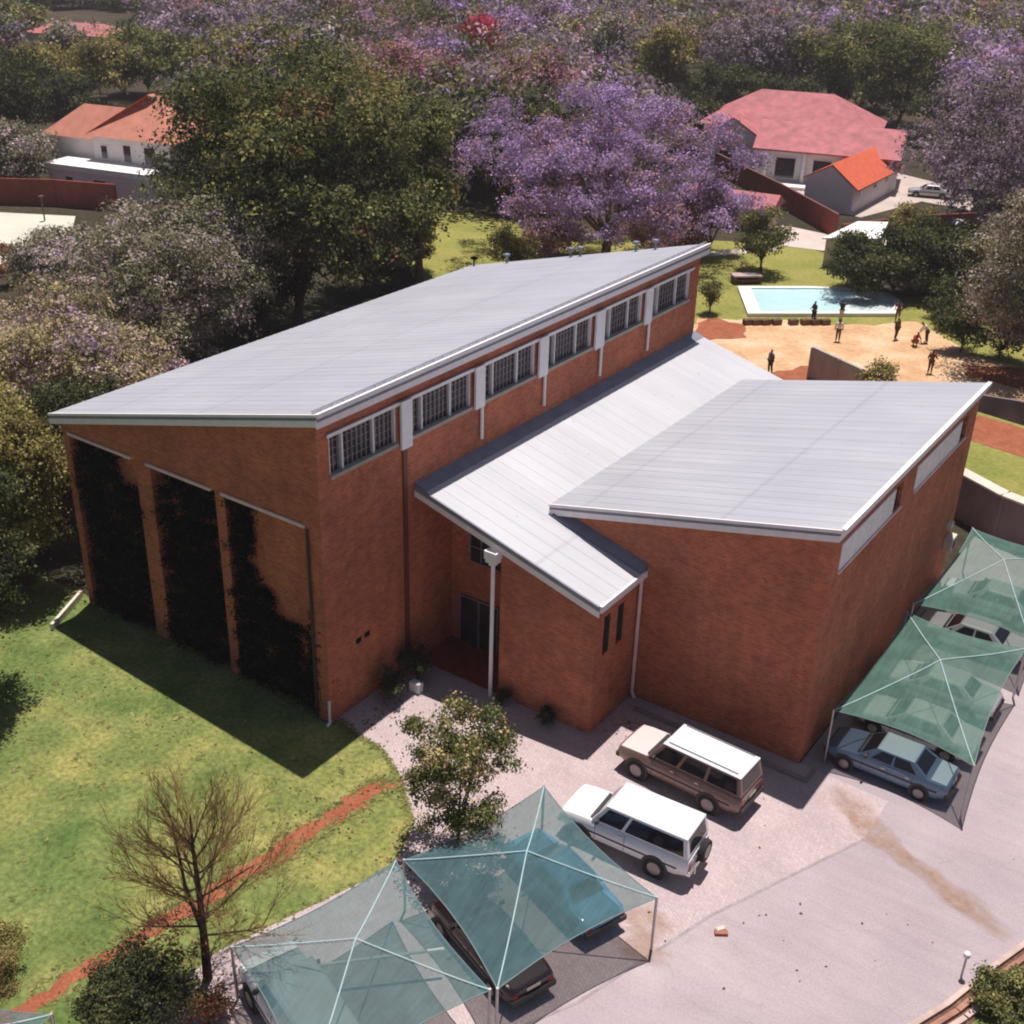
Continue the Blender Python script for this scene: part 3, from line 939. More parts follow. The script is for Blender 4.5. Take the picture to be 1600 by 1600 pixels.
def lobes(rng, rx, ry, rz, zc, n, spread=0.78, size=(0.24, 0.40), flat=0.0):
    d = rng.normal(size=(n, 3))
    d[:, 2] += flat
    d /= np.linalg.norm(d, axis=1)[:, None]
    rr = spread*rng.random(n)**0.38
    c = d*rr[:, None]*np.array([rx, ry, rz])
    c[:, 2] += zc
    r = (size[0]+(size[1]-size[0])*rng.random(n))*min(rx, rz*1.2)
    return c, r


G1 = [(0.070, 0.078, 0.034), (0.115, 0.118, 0.046), (0.195, 0.180, 0.066), (0.040, 0.046, 0.026)]      # mixed green
GD = [(0.038, 0.044, 0.024), (0.062, 0.068, 0.033), (0.105, 0.105, 0.046)]                            # dark green
PAL = {
    'big': (G1+[(0.15, 0.085, 0.045)], [3, 3, 1.8, 2.6, 0.5]),
    'green': (G1, [2, 3, 2, 1]),
    'dark': (GD, [3, 3, 1]),
    'bright': ([(0.16, 0.20, 0.04), (0.26, 0.27, 0.07), (0.09, 0.11, 0.03)], [2, 2, 1]),
    'purple': ([(0.265, 0.18, 0.325), (0.32, 0.225, 0.37), (0.21, 0.14, 0.23), (0.28, 0.16, 0.17), (0.13, 0.09, 0.08)], [4, 2.6, 2.8, 1.6, 1.8]),
    'purple_far': ([(0.21, 0.16, 0.215), (0.165, 0.13, 0.145), (0.115, 0.10, 0.078), (0.25, 0.185, 0.24)], [3, 3, 2, 1.5]),
    'greymauve': ([(0.27, 0.225, 0.20), (0.19, 0.175, 0.115), (0.16, 0.16, 0.085), (0.33, 0.26, 0.28), (0.09, 0.09, 0.058)], [3, 3, 3, 1.5, 2]),
    'mauvebrown': ([(0.36, 0.26, 0.25), (0.25, 0.20, 0.12), (0.27, 0.24, 0.11), (0.15, 0.13, 0.085), (0.33, 0.23, 0.32)], [2.5, 3, 2.5, 2, 1]),
    'redmauve': ([(0.30, 0.15, 0.165), (0.28, 0.16, 0.22), (0.19, 0.115, 0.075), (0.13, 0.105, 0.055)], [3, 3, 3, 2]),
    'flame': ([(0.42, 0.03, 0.07), (0.28, 0.04, 0.07), (0.15, 0.05, 0.05)], [3, 2, 1]),
    'olive': ([(0.17, 0.15, 0.055), (0.25, 0.21, 0.08), (0.10, 0.09, 0.04)], [3, 2, 2]),
    'redtwig': ([(0.20, 0.07, 0.05), (0.13, 0.08, 0.04), (0.30, 0.15, 0.09)], [3, 2, 1]),
    'cream': ([(0.055, 0.068, 0.026), (0.09, 0.10, 0.035), (0.15, 0.145, 0.055), (0.36, 0.27, 0.14)], [3.5, 3, 2, 1.0]),
}


def tree(name, label, cat, base, top=None, h=None, wpx=None, rad=None, low=0.15, pal='green', n=6000, leaf=0.4, seed=1, nl=34,
         group=None, ysq=1.0, flat=0.15, trunk=None, size=(0.24, 0.40), spread=0.78, lean=(0, 0), shell=0.55):
    base = Vector((base[0], base[1], 0)) if not isinstance(base, Vector) else base.copy()
    if h is None: h = height_to(base, top)
    dist = (base-CAM).length
    if rad is None: rad = wpx*dist/F_PX/2
    rng = np.random.default_rng(seed)
    t = empty(name, (base.x, base.y, 0))
    tag(t, label, cat, group)
    zl_, zh = h*low, h
    rz = (zh-zl_)/2
    c, r = lobes(rng, rad, rad*ysq, rz*0.92, (zl_+zh)/2, nl, spread, size, flat)
    c[:, 0] += lean[0]
    c[:, 1] += lean[1]
    cols, ws = PAL[pal]
    v, col = leaf_cloud(rng, c, r, int(n*1.7), leaf, cols, ws, 0.15, shell=shell)
    quads_object('crown', v, col, M['leaf'], t)
    tb = MB()
    tr = trunk or max(0.08, h*0.018)
    zt = zl_+rz*0.8
    bx, by = rng.uniform(-.03, .03, 2)*h
    fork = Vector((bx+lean[0]*.4, by+lean[1]*.4, max(0.6, zl_*0.9+rz*0.15)))
    tb.tube([(0, 0, -0.1), (bx*.4, by*.4, fork.z*0.5), fork], [tr*1.35, tr, tr*0.8], 8)
    for i in rng.choice(nl, min(nl, 9), replace=False):
        e = Vector(c[i])
        mid = fork.lerp(e, 0.5)+Vector((0, 0, 0.08*h))
        tb.tube([fork-Vector((0, 0, .1)), mid, e], [tr*0.6, tr*0.38, tr*0.12], 6)
    tb.build('trunk', M['bark'], t, smooth=1.0)
    return t


# the trees one can tell apart -------------------------------------
tree('shade_tree', 'huge dense dark green tree behind the left side of the brick building', 'tree', G(465, 505), top=15, wpx=445, low=0.0, pal='big', n=36000, leaf=0.44, seed=11, nl=95, size=(0.17, 0.30), spread=0.88, flat=0.1)
tree('shade_tree', 'narrow dark green tree at the right shoulder of the huge dark tree', 'tree', G(655, 440), top=105, wpx=120, low=0.12, pal='green', n=5000, leaf=0.5, seed=12, nl=24)
tree('grey_tree', 'rounded grey mauve tree rising just behind the left roof edge', 'tree', G(275, 585), top=280, wpx=360, low=0.0, pal='greymauve', n=24000, leaf=0.34, seed=13, nl=60, size=(0.18, 0.32), spread=0.82)
tree('mauve_tree', 'mauve and olive flowering tree at the left picture edge above the roof corner', 'tree', G(105, 735), top=425, wpx=380, low=0.0, pal='mauvebrown', n=25000, leaf=0.30, seed=14, nl=60, size=(0.18, 0.32), spread=0.82)
tree('garden_tree', 'green tree pressed against the left end of the brick building', 'tree', (-18.2, -0.6), top=560, rad=3.6, low=0.0, pal='olive', n=15000, leaf=0.26, seed=15, nl=44, size=(0.2, 0.34))
tree('garden_tree', 'dark green tree shading the lawn at the left picture edge', 'tree', G(-20, 1085), top=650, rad=3.2, low=0.0, pal='dark', n=16000, leaf=0.22, seed=16, nl=44, size=(0.2, 0.34))
tree('jacaranda_tree', 'wide jacaranda in full purple bloom behind the brick building', 'tree', G(945, 405), top=125, wpx=500, low=0.06, pal='purple', n=34000, leaf=0.36, seed=17, nl=130, size=(0.13, 0.22), spread=0.90, flat=0.12, trunk=0.42)
tree('jacaranda_tree', 'tall pale purple jacaranda at the right picture edge', 'tree', G(1590, 430), top=30, wpx=360, low=0.0, pal='purple_far', n=24000, leaf=0.45, seed=18, nl=60, size=(0.16, 0.28), spread=0.86)
tree('pine_tree', 'grey green bushy tree at the right picture edge beside the sandy ground', 'tree', G(1625, 600), top=245, wpx=290, low=0.0, pal='greymauve', n=24000, leaf=0.34, seed=19, nl=56, size=(0.18, 0.3), spread=0.84)
tree('garden_tree', 'small round green tree on the lawn left of the shed', 'tree', G(1188, 425), top=322, wpx=110, low=0.12, pal='green', n=4200, leaf=0.36, seed=20, nl=16)
tree('garden_tree', 'dark bushy tree in front of the flat roofed shed', 'tree', G(1340, 458), top=368, wpx=150, low=0.0, pal='dark', n=7500, leaf=0.4, seed=21, nl=26)
tree('garden_tree', 'dark tree with olive top between the shed and the right picture edge', 'tree', G(1445, 460), top=330, wpx=180, low=0.0, pal='dark', n=9000, leaf=0.4, seed=22, nl=30)
tree('olive_tree', 'olive yellow small tree right of the flat roofed shed', 'tree', G(1415, 385), top=318, wpx=90, low=0.2, pal='olive', n=2500, leaf=0.4, seed=23, nl=18)
tree('garden_tree', 'low dark spreading tree over the right end of the lawn', 'tree', G(1520, 480), top=385, wpx=190, low=0.0, pal='dark', n=8000, leaf=0.4, seed=24, nl=26)
tree('cypress_tree', 'slim upright olive tree above the jacaranda to its right', 'tree', G(1035, 190), top=20, wpx=95, low=0.05, pal='olive', n=4200, leaf=0.75, seed=25, nl=26)
tree('grey_tree', 'broad grey purple tree behind the pink roofed house on the left', 'tree', G(1175, 160), top=8, wpx=190, low=0.08, pal='purple_far', n=6500, leaf=0.8, seed=26, nl=36)
tree('garden_tree', 'broad green tree directly behind the middle of the pink roofed house', 'tree', G(1290, 168), top=18, wpx=170, low=0.05, pal='green', n=6500, leaf=0.8, seed=27, nl=36)
tree('garden_tree', 'tall green tree behind the right end of the pink roofed house', 'tree', G(1400, 200), top=15, wpx=190, low=0.05, pal='green', n=7500, leaf=0.75, seed=28, nl=38)
tree('garden_tree', 'dark low tree tucked behind the left end of the pink roof', 'tree', G(1120, 185), top=95, wpx=150, low=0.05, pal='dark', n=4500, leaf=0.7, seed=29, nl=28)
tree('garden_tree', 'pale grey green tree above the jacaranda in bloom', 'tree', G(945, 150), top=15, wpx=120, low=0.05, pal='greymauve', n=4800, leaf=0.8, seed=30, nl=28)
tree('flowering_tree', 'brownish mauve tree between the huge dark tree and the purple jacaranda', 'tree', G(815, 265), top=60, wpx=190, low=0.05, pal='redmauve', n=7000, leaf=0.6, seed=31, nl=38)
tree('flowering_tree', 'pinkish mauve tree just right of the huge dark tree top', 'tree', G(665, 230), top=55, wpx=180, low=0.05, pal='redmauve', n=6500, leaf=0.65, seed=32, nl=36)
tree('flame_tree', 'crimson flowering tree near the top centre of the photo', 'tree', G(748, 130), top=20, wpx=90, low=0.25, pal='flame', n=2800, leaf=0.8, seed=33, nl=20)
tree('jacaranda_tree', 'light purple jacaranda crown right of the crimson tree', 'tree', G(870, 120), top=2, wpx=150, low=0.1, pal='purple', n=5200, leaf=0.95, seed=34, nl=30)
tree('garden_tree', 'dark green tree in the gap between mauve tree and jacaranda', 'tree', G(735, 300), top=180, wpx=150, low=0.03, pal='dark', n=4500, leaf=0.5, seed=35, nl=26)
tree('garden_tree', 'bushy brown green tree left of the red roofed house', 'tree', G(40, 300), top=185, wpx=130, low=0.05, pal='greymauve', n=5000, leaf=0.5, seed=36, nl=28)
tree('garden_tree', 'tall dark tree at the left picture edge above the house', 'tree', G(25, 230), top=55, wpx=160, low=0.05, pal='dark', n=6000, leaf=0.65, seed=37, nl=34)
tree('garden_tree', 'olive green tree behind the red roofed house', 'tree', G(140, 165), top=50, wpx=150, low=0.05, pal='olive', n=5200, leaf=0.8, seed=38, nl=30)
tree('garden_tree', 'mid green tree between the red roofed house and the huge dark tree', 'tree', G(235, 150), top=35, wpx=140, low=0.05, pal='green', n=5200, leaf=0.8, seed=39, nl=30)
tree('grey_tree', 'faint purple grey tree above left of the huge dark tree', 'tree', G(300, 115), top=5, wpx=150, low=0.05, pal='purple_far', n=5200, leaf=1.0, seed=40, nl=30)
tree('garden_tree', 'bushy tree under the right flank of the huge dark tree', 'tree', G(570, 455), top=300, wpx=160, low=0.03, pal='dark', n=6500, leaf=0.38, seed=41, nl=34)
tree('shrub', 'yellow green shrub at the back lawn left edge', 'shrub', G(640, 425), top=345, wpx=95, low=0.02, pal='olive', n=2800, leaf=0.34, seed=42, nl=18)
tree('shrub', 'bright olive shrub touching the rear roof edge below the jacaranda', 'shrub', G(800, 420), top=352, wpx=85, low=0.02, pal='olive', n=2800, leaf=0.34, seed=43, nl=18)
tree('shrub', 'dark rounded shrub under the left side of the jacaranda', 'shrub', G(860, 402), top=345, wpx=120, low=0.02, pal='redmauve', n=3000, leaf=0.4, seed=44, nl=20)
tree('shrub', 'reddish dark shrub under the right side of the jacaranda', 'shrub', G(1040, 400), top=330, wpx=170, low=0.02, pal='redmauve', n=4500, leaf=0.4, seed=45, nl=26)
tree('shrub', 'slim green shrub beside the far corner of the brick building', 'shrub', G(1108, 490), top=430, wpx=34, low=0.02, pal='green', n=1500, leaf=0.25, seed=46, nl=14)
tree('shrub', 'dark green bush on the edge of the sand near the right picture edge', 'shrub', G(1500, 550), top=475, wpx=80, low=0.04, pal='dark', n=3000, leaf=0.3, seed=47, nl=20)
tree('shrub', 'loose green bush at the right picture edge on the sand', 'shrub', G(1560, 560), top=490, wpx=90, low=0.05, pal='dark', n=3000, leaf=0.3, seed=48, nl=20)
tree('shrub', 'small olive bush growing at the top of the concrete wall', 'shrub', (5.2, 45.3), h=3.1, rad=1.3, low=0.1, pal='olive', n=1300, leaf=0.24, seed=49, nl=12)
tree('shrub', 'green hedge like shrub in front of the white lower house wall', 'shrub', G(235, 300), top=262, wpx=70, low=0.02, pal='olive', n=1600, leaf=0.4, seed=50, nl=14)
tree('shrub', 'tangled brownish shrub at the near edge of the pale court', 'shrub', G(60, 430), top=375, wpx=200, low=0.02, pal='redtwig', n=4000, leaf=0.32, seed=51, nl=26)

tree('garden_tree', 'dark tree filling the corner between the grey mauve tree and the rear roof edge', 'tree', G(400, 520), top=385, wpx=230, low=0.0, pal='dark', n=11000, leaf=0.36, seed=91, nl=40)
tree('garden_tree', 'olive brown tree rising over the left roof corner', 'tree', G(200, 660), top=520, wpx=210, low=0.0, pal='mauvebrown', n=13000, leaf=0.3, seed=92, nl=40)
tree('garden_tree', 'yellow green tree at the left picture edge level with the roof corner', 'tree', G(10, 860), top=560, wpx=230, low=0.0, pal='olive', n=14000, leaf=0.28, seed=93, nl=44)
tree('garden_tree', 'dark tree behind the left end of the gable wall', 'tree', (-20.5, 4.5), h=9.0, rad=3.6, low=0.0, pal='dark', n=11000, leaf=0.3, seed=94, nl=40)
tree('shrub', 'dark shrub at the lawn edge under the left picture edge trees', 'shrub', (-17.6, -2.4), h=2.6, rad=1.9, low=0.0, pal='dark', n=5000, leaf=0.2, seed=95, nl=24)
tree('garden_tree', 'dark tree below the right flank of the huge dark tree', 'tree', G(610, 420), top=300, wpx=150, low=0.0, pal='green', n=7000, leaf=0.4, seed=96, nl=34)
tree('garden_tree', 'small olive tree at the left picture edge above the pale court wall', 'tree', G(10, 285), top=215, wpx=120, low=0.0, pal='dark', n=4500, leaf=0.5, seed=97, nl=26)
tree('mauve_tree', 'greyish mauve low tree between the pale court and the grey mauve tree', 'tree', G(110, 480), top=345, wpx=190, low=0.0, pal='greymauve', n=9000, leaf=0.36, seed=98, nl=36)
tree('jacaranda_tree', 'low lilac jacaranda at the right flank of the large one in bloom', 'tree', G(1105, 396), top=268, wpx=140, low=0.05, pal='purple', n=6500, leaf=0.36, seed=101, nl=34, size=(0.16, 0.28))
tree('garden_tree', 'near black bushy tree between pool and shed', 'tree', G(1395, 462), top=375, wpx=130, low=0.0, pal='dark', n=6500, leaf=0.4, seed=102, nl=28)
tree('shrub', 'dark shrub right of the pool under the dark trees', 'shrub', G(1490, 505), top=440, wpx=110, low=0.0, pal='dark', n=4500, leaf=0.34, seed=103, nl=22)
for i, (px, py, tp, wd, pl, lb) in enumerate([
        (1225, 178, 118, 110, 'dark', 'low dark tree touching the rear edge of the pink roof at its middle'),
        (1345, 172, 100, 120, 'green', 'rounded green tree behind the highest part of the pink roof'),
        (1470, 225, 130, 130, 'dark', 'dark tree between the pink roof end and the pale purple jacaranda'),
        (1075, 235, 150, 110, 'dark', 'dark tree in the gap between the jacaranda and the pink roof'),
        (100, 185, 110, 120, 'dark', 'dark tree directly behind the left part of the terracotta roof'),
        (195, 150, 80, 110, 'green', 'green tree behind the peak of the terracotta roof'),
        (60, 150, 60, 110, 'olive', 'olive brown tree above left of the terracotta roof'),
        (1500, 300, 215, 120, 'purple_far', 'grey purple tree beyond the orange roofed outbuilding'),
        (1580, 330, 200, 150, 'purple_far', 'dusky purple tree under the tall jacaranda at the right edge')]):
    tree('garden_tree', lb, 'tree', G(px, py), top=tp, wpx=wd, low=0.0, pal=pl, n=3600, leaf=0.62, seed=200+i, nl=24)
for i, (px, py, tp, wd, pl, lb) in enumerate([
        (55, 15, -25, 100, 'dark', 'dark tree in the top left corner beyond the distant pinkish roof'),
        (105, 13, -25, 90, 'purple_far', 'dusky tree above the left half of the distant pinkish roof'),
        (150, 13, -22, 90, 'greymauve', 'grey tree above the right half of the distant pinkish roof'),
        (200, 16, -20, 100, 'green', 'green tree right of and beyond the distant pinkish roof'),
        (20, 45, 2, 110, 'green', 'green tree left of the distant pinkish roof'),
        (120, 72, 38, 130, 'greymauve', 'grey tree screening the wall of the distant pinkish roofed house'),
        (235, 60, 20, 120, 'dark', 'dark green tree right of the distant pinkish roofed house')]):
    tree('garden_tree', lb, 'tree', G(px, py), top=tp, wpx=wd, low=0.0, pal=pl, n=2400, leaf=1.1, seed=300+i, nl=22)
# foreground planting
tree('young_tree', 'young leafy tree with cream flowers standing behind the front shade canopy', 'tree', (8.15, -2.75), top=1105, rad=2.1, low=0.08, pal='cream', n=10500, leaf=0.17, seed=61, nl=50, size=(0.12, 0.24), spread=1.0, trunk=0.07, shell=0.3)
tree('shrub', 'dark green shrub at the foot of the bare tree', 'shrub', (4.9, -13.1), h=2.0, rad=2.1, low=0.0, pal='dark', n=7000, leaf=0.16, seed=62, nl=34)
tree('shrub', 'reddish twiggy shrub beside the bare tree near the white pole', 'shrub', (6.7, -12.3), h=1.3, rad=0.8, low=0.02, pal='redtwig', n=1800, leaf=0.12, seed=63, nl=14)
tree('shrub', 'olive bush at the lower left picture edge', 'shrub', G(-10, 1520), h=1.5, rad=1.3, low=0.02, pal='olive', n=2600, leaf=0.13, seed=64, nl=18)
tree('shrub', 'leafy green bush in the planted bed at the lower right corner', 'shrub', G(1595, 1585), h=1.1, rad=1.9, low=0.0, pal='green', n=7000, leaf=0.15, seed=65, nl=26)
tree('shrub', 'dark shrub against the foot of the long brick wall', 'shrub', (0.75, 2.6), h=1.5, rad=0.75, low=0.0, pal='dark', n=1800, leaf=0.13, seed=66, nl=14)
tree('shrub', 'dark shrub in the corner beside the entrance recess', 'shrub', (0.8, 4.3), h=2.0, rad=0.8, low=0.0, pal='dark', n=2000, leaf=0.13, seed=67, nl=14)
tree('shrub', 'small dark shrub beside the white downpipe post', 'shrub', (4.5, 4.9), h=0.8, rad=0.45, low=0.0, pal='dark', n=900, leaf=0.1, seed=68, nl=8)
tree('shrub', 'low dark shrub at the foot of the entrance wing wall', 'shrub', (6.6, 4.9), h=0.7, rad=0.5, low=0.0, pal='dark', n=900, leaf=0.1, seed=69, nl=8)


# climbing plants in front of the last bay of the gable wall
def creeper(label, pts, n, seed, leaf=0.2):
    rng = np.random.default_rng(seed)
    t = empty('climbing_plant', (pts[0][0], 0.3, 0))
    tag(t, label, 'plant')
    c = np.array([(p[0]-pts[0][0], p[1]-0.3, p[2]) for p in pts])
    r = np.array([p[3] for p in pts])
    v, col = leaf_cloud(rng, c, r, n, leaf, GD, [3, 2, 0.3], 0.05, shell=0.3)
    quads_object('foliage', v, col, M['leaf'], t)
    st = MB()
    for i in range(1, len(c)): st.tube([(0, 0, 0), Vector(c[i])*0.5+Vector((0, 0, .2)), c[i]], 0.025, 5)
    st.build('stem', M['bark'], t)


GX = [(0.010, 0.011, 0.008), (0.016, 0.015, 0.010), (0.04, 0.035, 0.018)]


def bay_creeper(label, x0, x1, gaps, n, seed, ztop=8.2):
    rd = random.Random(seed)
    pts = [((x0+x1)/2, 0.36, 0.5, 0.4)]
    z = 0.25
    while z < ztop-0.1:
        x = x0+0.28
        while x < x1-0.15:
            xx, zz = x+rd.uniform(-.12, .12), z+rd.uniform(-.15, .15)
            if not any(a < xx < b_ and c_ < zz < d_ for a, b_, c_, d_ in gaps):
                pts.append((xx, rd.uniform(0.30, 0.42), min(zz, ztop-0.35), rd.uniform(0.26, 0.46)))
            x += 0.46
        z += 0.5
    rng = np.random.default_rng(seed)
    t = empty('climbing_plant', (pts[0][0], 0.36, 0))
    tag(t, label, 'plant', None)
    c = np.array([(p[0]-pts[0][0], p[1]-0.36, p[2]) for p in pts])
    r = np.array([p[3] for p in pts])
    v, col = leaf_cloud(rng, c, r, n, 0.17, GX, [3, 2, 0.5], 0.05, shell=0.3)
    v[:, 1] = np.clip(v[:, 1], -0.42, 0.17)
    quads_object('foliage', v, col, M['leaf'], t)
    st = MB()
    for i in rd.sample(range(1, len(c)), 8): st.tube([(0, 0, 0), Vector(c[i])*0.5+Vector((0, 0, .3)), c[i]], 0.025, 5)
    st.build('stem', M['bark'], t)


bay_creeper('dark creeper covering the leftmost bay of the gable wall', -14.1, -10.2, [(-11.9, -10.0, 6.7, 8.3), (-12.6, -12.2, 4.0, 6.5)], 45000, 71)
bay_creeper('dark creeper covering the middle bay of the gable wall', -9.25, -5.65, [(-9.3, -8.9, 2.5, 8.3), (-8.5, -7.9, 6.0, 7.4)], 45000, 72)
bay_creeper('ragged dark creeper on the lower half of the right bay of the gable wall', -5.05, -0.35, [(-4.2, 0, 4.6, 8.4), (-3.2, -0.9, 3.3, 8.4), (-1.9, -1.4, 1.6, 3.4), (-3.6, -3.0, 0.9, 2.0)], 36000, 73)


# bare tree -----------------------------------------------------------
def bare_tree(name, label, base, h, seed, spread=0.55, depth=6):
    rd = random.Random(seed)
    t = empty(name, (base[0], base[1], 0))
    tag(t, label, 'tree')
    limb, tips = MB(), MB()

    def grow(p, d, L, r, k):
        n = 4
        pts = [p]
        dd = d.copy()
        for i in range(n):
            dd = (dd+Vector((rd.uniform(-.09, .09), rd.uniform(-.09, .09), 0.07))).normalized()
            pts.append(pts[-1]+dd*L/n)
        (limb if k < 2 else tips).tube(pts, [r, r*.85, r*.7, r*.55, r*.35], 6 if k < 2 else 3, cap=False)
        if k >= depth: return
        for i in range(1, n+1):
            for q in range(2 if k < 2 else (1 if i % 2 else 2)):
                a = rd.uniform(0, 2*math.pi)
                side = Matrix.Rotation(a, 3, dd) @ dd.orthogonal().normalized()
                nd = (dd+side*spread*rd.uniform(0.6, 1.1)).normalized()
                if nd.z < 0.05: nd.z = 0.15
                grow(pts[i], nd.normalized(), L*rd.uniform(0.42, 0.60), r*0.5, k+1)
    p0 = Vector((0, 0, -0.05))
    top = Vector((0.0, 0.1, h*0.86))
    limb.tube([p0, Vector((0.06, 0.0, h*0.2)), Vector((0, .08, h*0.45)), Vector((-.05, .1, h*.68)), top], [0.15, 0.12, 0.09, 0.05, 0.02], 8)
    limb.tube([Vector((0, .02, h*.27)), Vector((-.35, -.1, h*.5)), Vector((-.55, -.1, h*.8))], [0.08, 0.055, 0.02], 7)
    m = 20
    for i in range(m):
        z = h*(0.24+0.50*i/m)
        a = i*2.4+rd.uniform(-.3, .3)
        lean_ = 1.5-1.0*i/m
        nd = Vector((math.cos(a)*lean_, math.sin(a)*lean_, 0.85)).normalized()
        grow(Vector((0, .06, z)), nd, h*(0.37-0.18*i/m), 0.035, 1)
    limb.build('trunk', M['twig'], t, smooth=1.0)
    tips.build('twigs', M['twig_tip'], t)
    rng = np.random.default_rng(seed)
    c = np.array([(-0.7, -0.5, h*0.33), (-1.1, -0.9, h*0.30), (-0.4, -1.0, h*0.24), (0.1, -0.4, h*0.2)])
    v, col = leaf_cloud(rng, c, np.array([0.6, 0.45, 0.5, 0.4]), 900, 0.12, PAL['redtwig'][0], [2, 2, 1], 0.1, shell=0.1)
    quads_object('leaf_clump', v, col, M['leaf'], t)
    return t


bare_tree('bare_tree', 'leafless tree with fan of yellow brown twigs in front of the lawn', (5.45, -11.2), 7.2, 5, 0.62, 4)
bare_tree('bare_tree', 'leafless twiggy tree at the lower left picture edge', (2.6, -16.9), 4.6, 9, 0.6, 3)

# far wood: beyond the gardens it reads as one mass
def far_wood():
    rng = np.random.default_rng(99)
    V, C = [], []
    keep_out = [(40, 120, 275, 300), (1085, 135, 1440, 345), (560, 330, 1300, 480), (75, 12, 190, 38), (-100, 255, 170, 420), (1200, 300, 1600, 480)]
    npl = 0
    tries = 0
    while npl < 1150 and tries < 30000:
        tries += 1
        ang = YAW+rng.uniform(-0.62, 0.62)
        dist = 118*math.exp(rng.uniform(0, 1.0)*math.log(700/118))
        x, y = CAM.x+math.sin(ang)*dist, CAM.y+math.cos(ang)*dist
        hh = rng.uniform(8, 14)
        rr = rng.uniform(5.5, 9.5)
        u0, v0 = PY((x, y, 0))
        u1, v1 = PY((x, y, hh))
        wpx = rr*F_PX/dist
        bad = v0 > 330 and u0 > -100 and u0 < 1750
        for (a, c_, e, g_) in keep_out:
            if u0+wpx*.9 > a and u0-wpx*.9 < e and v0 > c_ and v1 < g_: bad = True
        if x > -22 and x < 30 and y < 75: bad = True
        if bad: continue
        npl += 1
        c, r = lobes(rng, rr, rr, hh*0.45, hh*0.52, 14, 0.8, (0.28, 0.45), 0.2)
        c += np.array([x, y, 0])
        pk = ['green', 'dark', 'purple_far', 'greymauve', 'purple_far', 'redmauve', 'olive', 'green', 'purple_far', 'purple'][rng.integers(0, 10)]
        n = int(900 if dist < 250 else 420)
        lf = 1.0 if dist < 250 else 1.7
        cols, ws = PAL[pk]
        v, col = leaf_cloud(rng, c, r, n, lf, cols, ws, 0.1)
        V.append(v)
        C.append(col)
    o = quads_object('far_wood', np.concatenate(V), np.concatenate(C), M['leaf'])
    tag(o, 'distant suburb woodland of green and purple tree crowns', 'woodland', kind='stuff')


far_wood()


# ------------------------------------------------------------------ shade canopies
def canopy(label, corners, peak, mat, posts=(1, 1, 1, 1), group=None, pull=0.085, zc=None, name='shade_canopy', seam=None):
    """square net tent: corner points at their own heights, ridge seams to the peak"""
    C4 = [Vector(c) for c in corners]
    cen = sum(C4, Vector())/4
    base = Vector((cen.x, cen.y, 0))
    t = empty(name, base)
    tag(t, label, 'carport', group)
    N = 40
    vs, fs = [], []

    def pt(u, v):
        s, r_ = (u+1)/2, (v+1)/2
        p = (C4[0]*(1-s)+C4[1]*s)*(1-r_)+(C4[3]*(1-s)+C4[2]*s)*r_
        mx, mn = max(abs(u), abs(v)), min(abs(u), abs(v))
        k = (1-(mn/mx)**2) if mx > 1e-6 else 0
        q = cen+(p-cen)*(1-pull*1.6*k*mx)
        q.z = p.z+(peak-p.z)*(1-mx)**1.12-0.10*k*mx*(1-mx)*2
        an = math.atan2(v, u)
        q.z += 0.022*math.sin(an*16+1.3*math.sin(an*3))*mx*(1.15-mx)*1.6+0.02*math.sin(u*5+v*3)*(1-mx)
        return q-base
    for i in range(N+1):
        for j in range(N+1):
            vs.append(pt(-1+2*i/N, -1+2*j/N))
    for i in range(N):
        for j in range(N):
            a = i*(N+1)+j
            fs.append((a, a+N+1, a+N+2, a+1))
    MB().add(vs, fs).build('net', mat, t, smooth=0.35)
    for sg in ((1, 1), (1, -1)):
        pts = [pt(sg[0]*k/10, sg[1]*k/10)+Vector((0, 0, 0.02)) for k in range(-10, 11)]
        MB().tube(pts, 0.022, 6).build('seam', seam or M['seam'], t)
    e = MB()
    for a, b_ in (((-1, -1), (1, -1)), ((1, -1), (1, 1)), ((1, 1), (-1, 1)), ((-1, 1), (-1, -1))):
        e.tube([pt(a[0]+(b_[0]-a[0])*k/12, a[1]+(b_[1]-a[1])*k/12) for k in range(13)], 0.018, 5)
    e.build('edge_cable', M['cable'], t)
    for i, c in enumerate(C4):
        if posts[i]:
            MB().tube([(c.x-base.x, c.y-base.y, 0), (c.x-base.x, c.y-base.y, c.z+0.05)], 0.045, 8).build('post', M['steel'], t, smooth=0.8)
    return t


CN = G(80, 1586, 2.1)
grp = 'green net shade canopies over the parking bays'
canopy('blue green shade canopy nearest the white off-road car', [(10.1, -0.5, 2.35), (15.45, -2.45, 2.15), (13.55, -7.95, 2.1), (8.4, -5.7, 2.1)], 3.25, M['net_blue'], group=grp, pull=0.05)
canopy('front shade canopy left of the dark gap, white van beneath it', [(8.2, -5.85, 2.1), (13.4, -8.1, 2.1), (11.7, -13.5, 2.1), (6.7, -11.2, 2.1)], 3.2, M['net_blue'], posts=(0, 1, 1, 1), group=grp, pull=0.05)
canopy('shade canopy corner at the lower left edge of the photo', [(CN.x, CN.y, 2.1), (CN.x+1.8, CN.y-5.3, 2.1), (CN.x-3.4, CN.y-7.1, 2.1), (CN.x-5.2, CN.y-1.8, 2.1)], 3.1, M['net_blue'], group=grp)
canopy('green shade canopy over the blue sedan beside the right wing', [(16.3, 9.3, 2.4), (21.4, 9.2, 2.4), (20.95, 17.9, 2.4), (16.2, 17.7, 2.4)], 3.3, M['net_green'], group=grp, pull=0.06)
canopy('green shade canopy further back along the right wing', [(16.2, 18.5, 2.4), (20.9, 18.7, 2.4), (20.9, 27.3, 2.4), (16.2, 27.1, 2.4)], 3.4, M['net_green'], group=grp, pull=0.06)
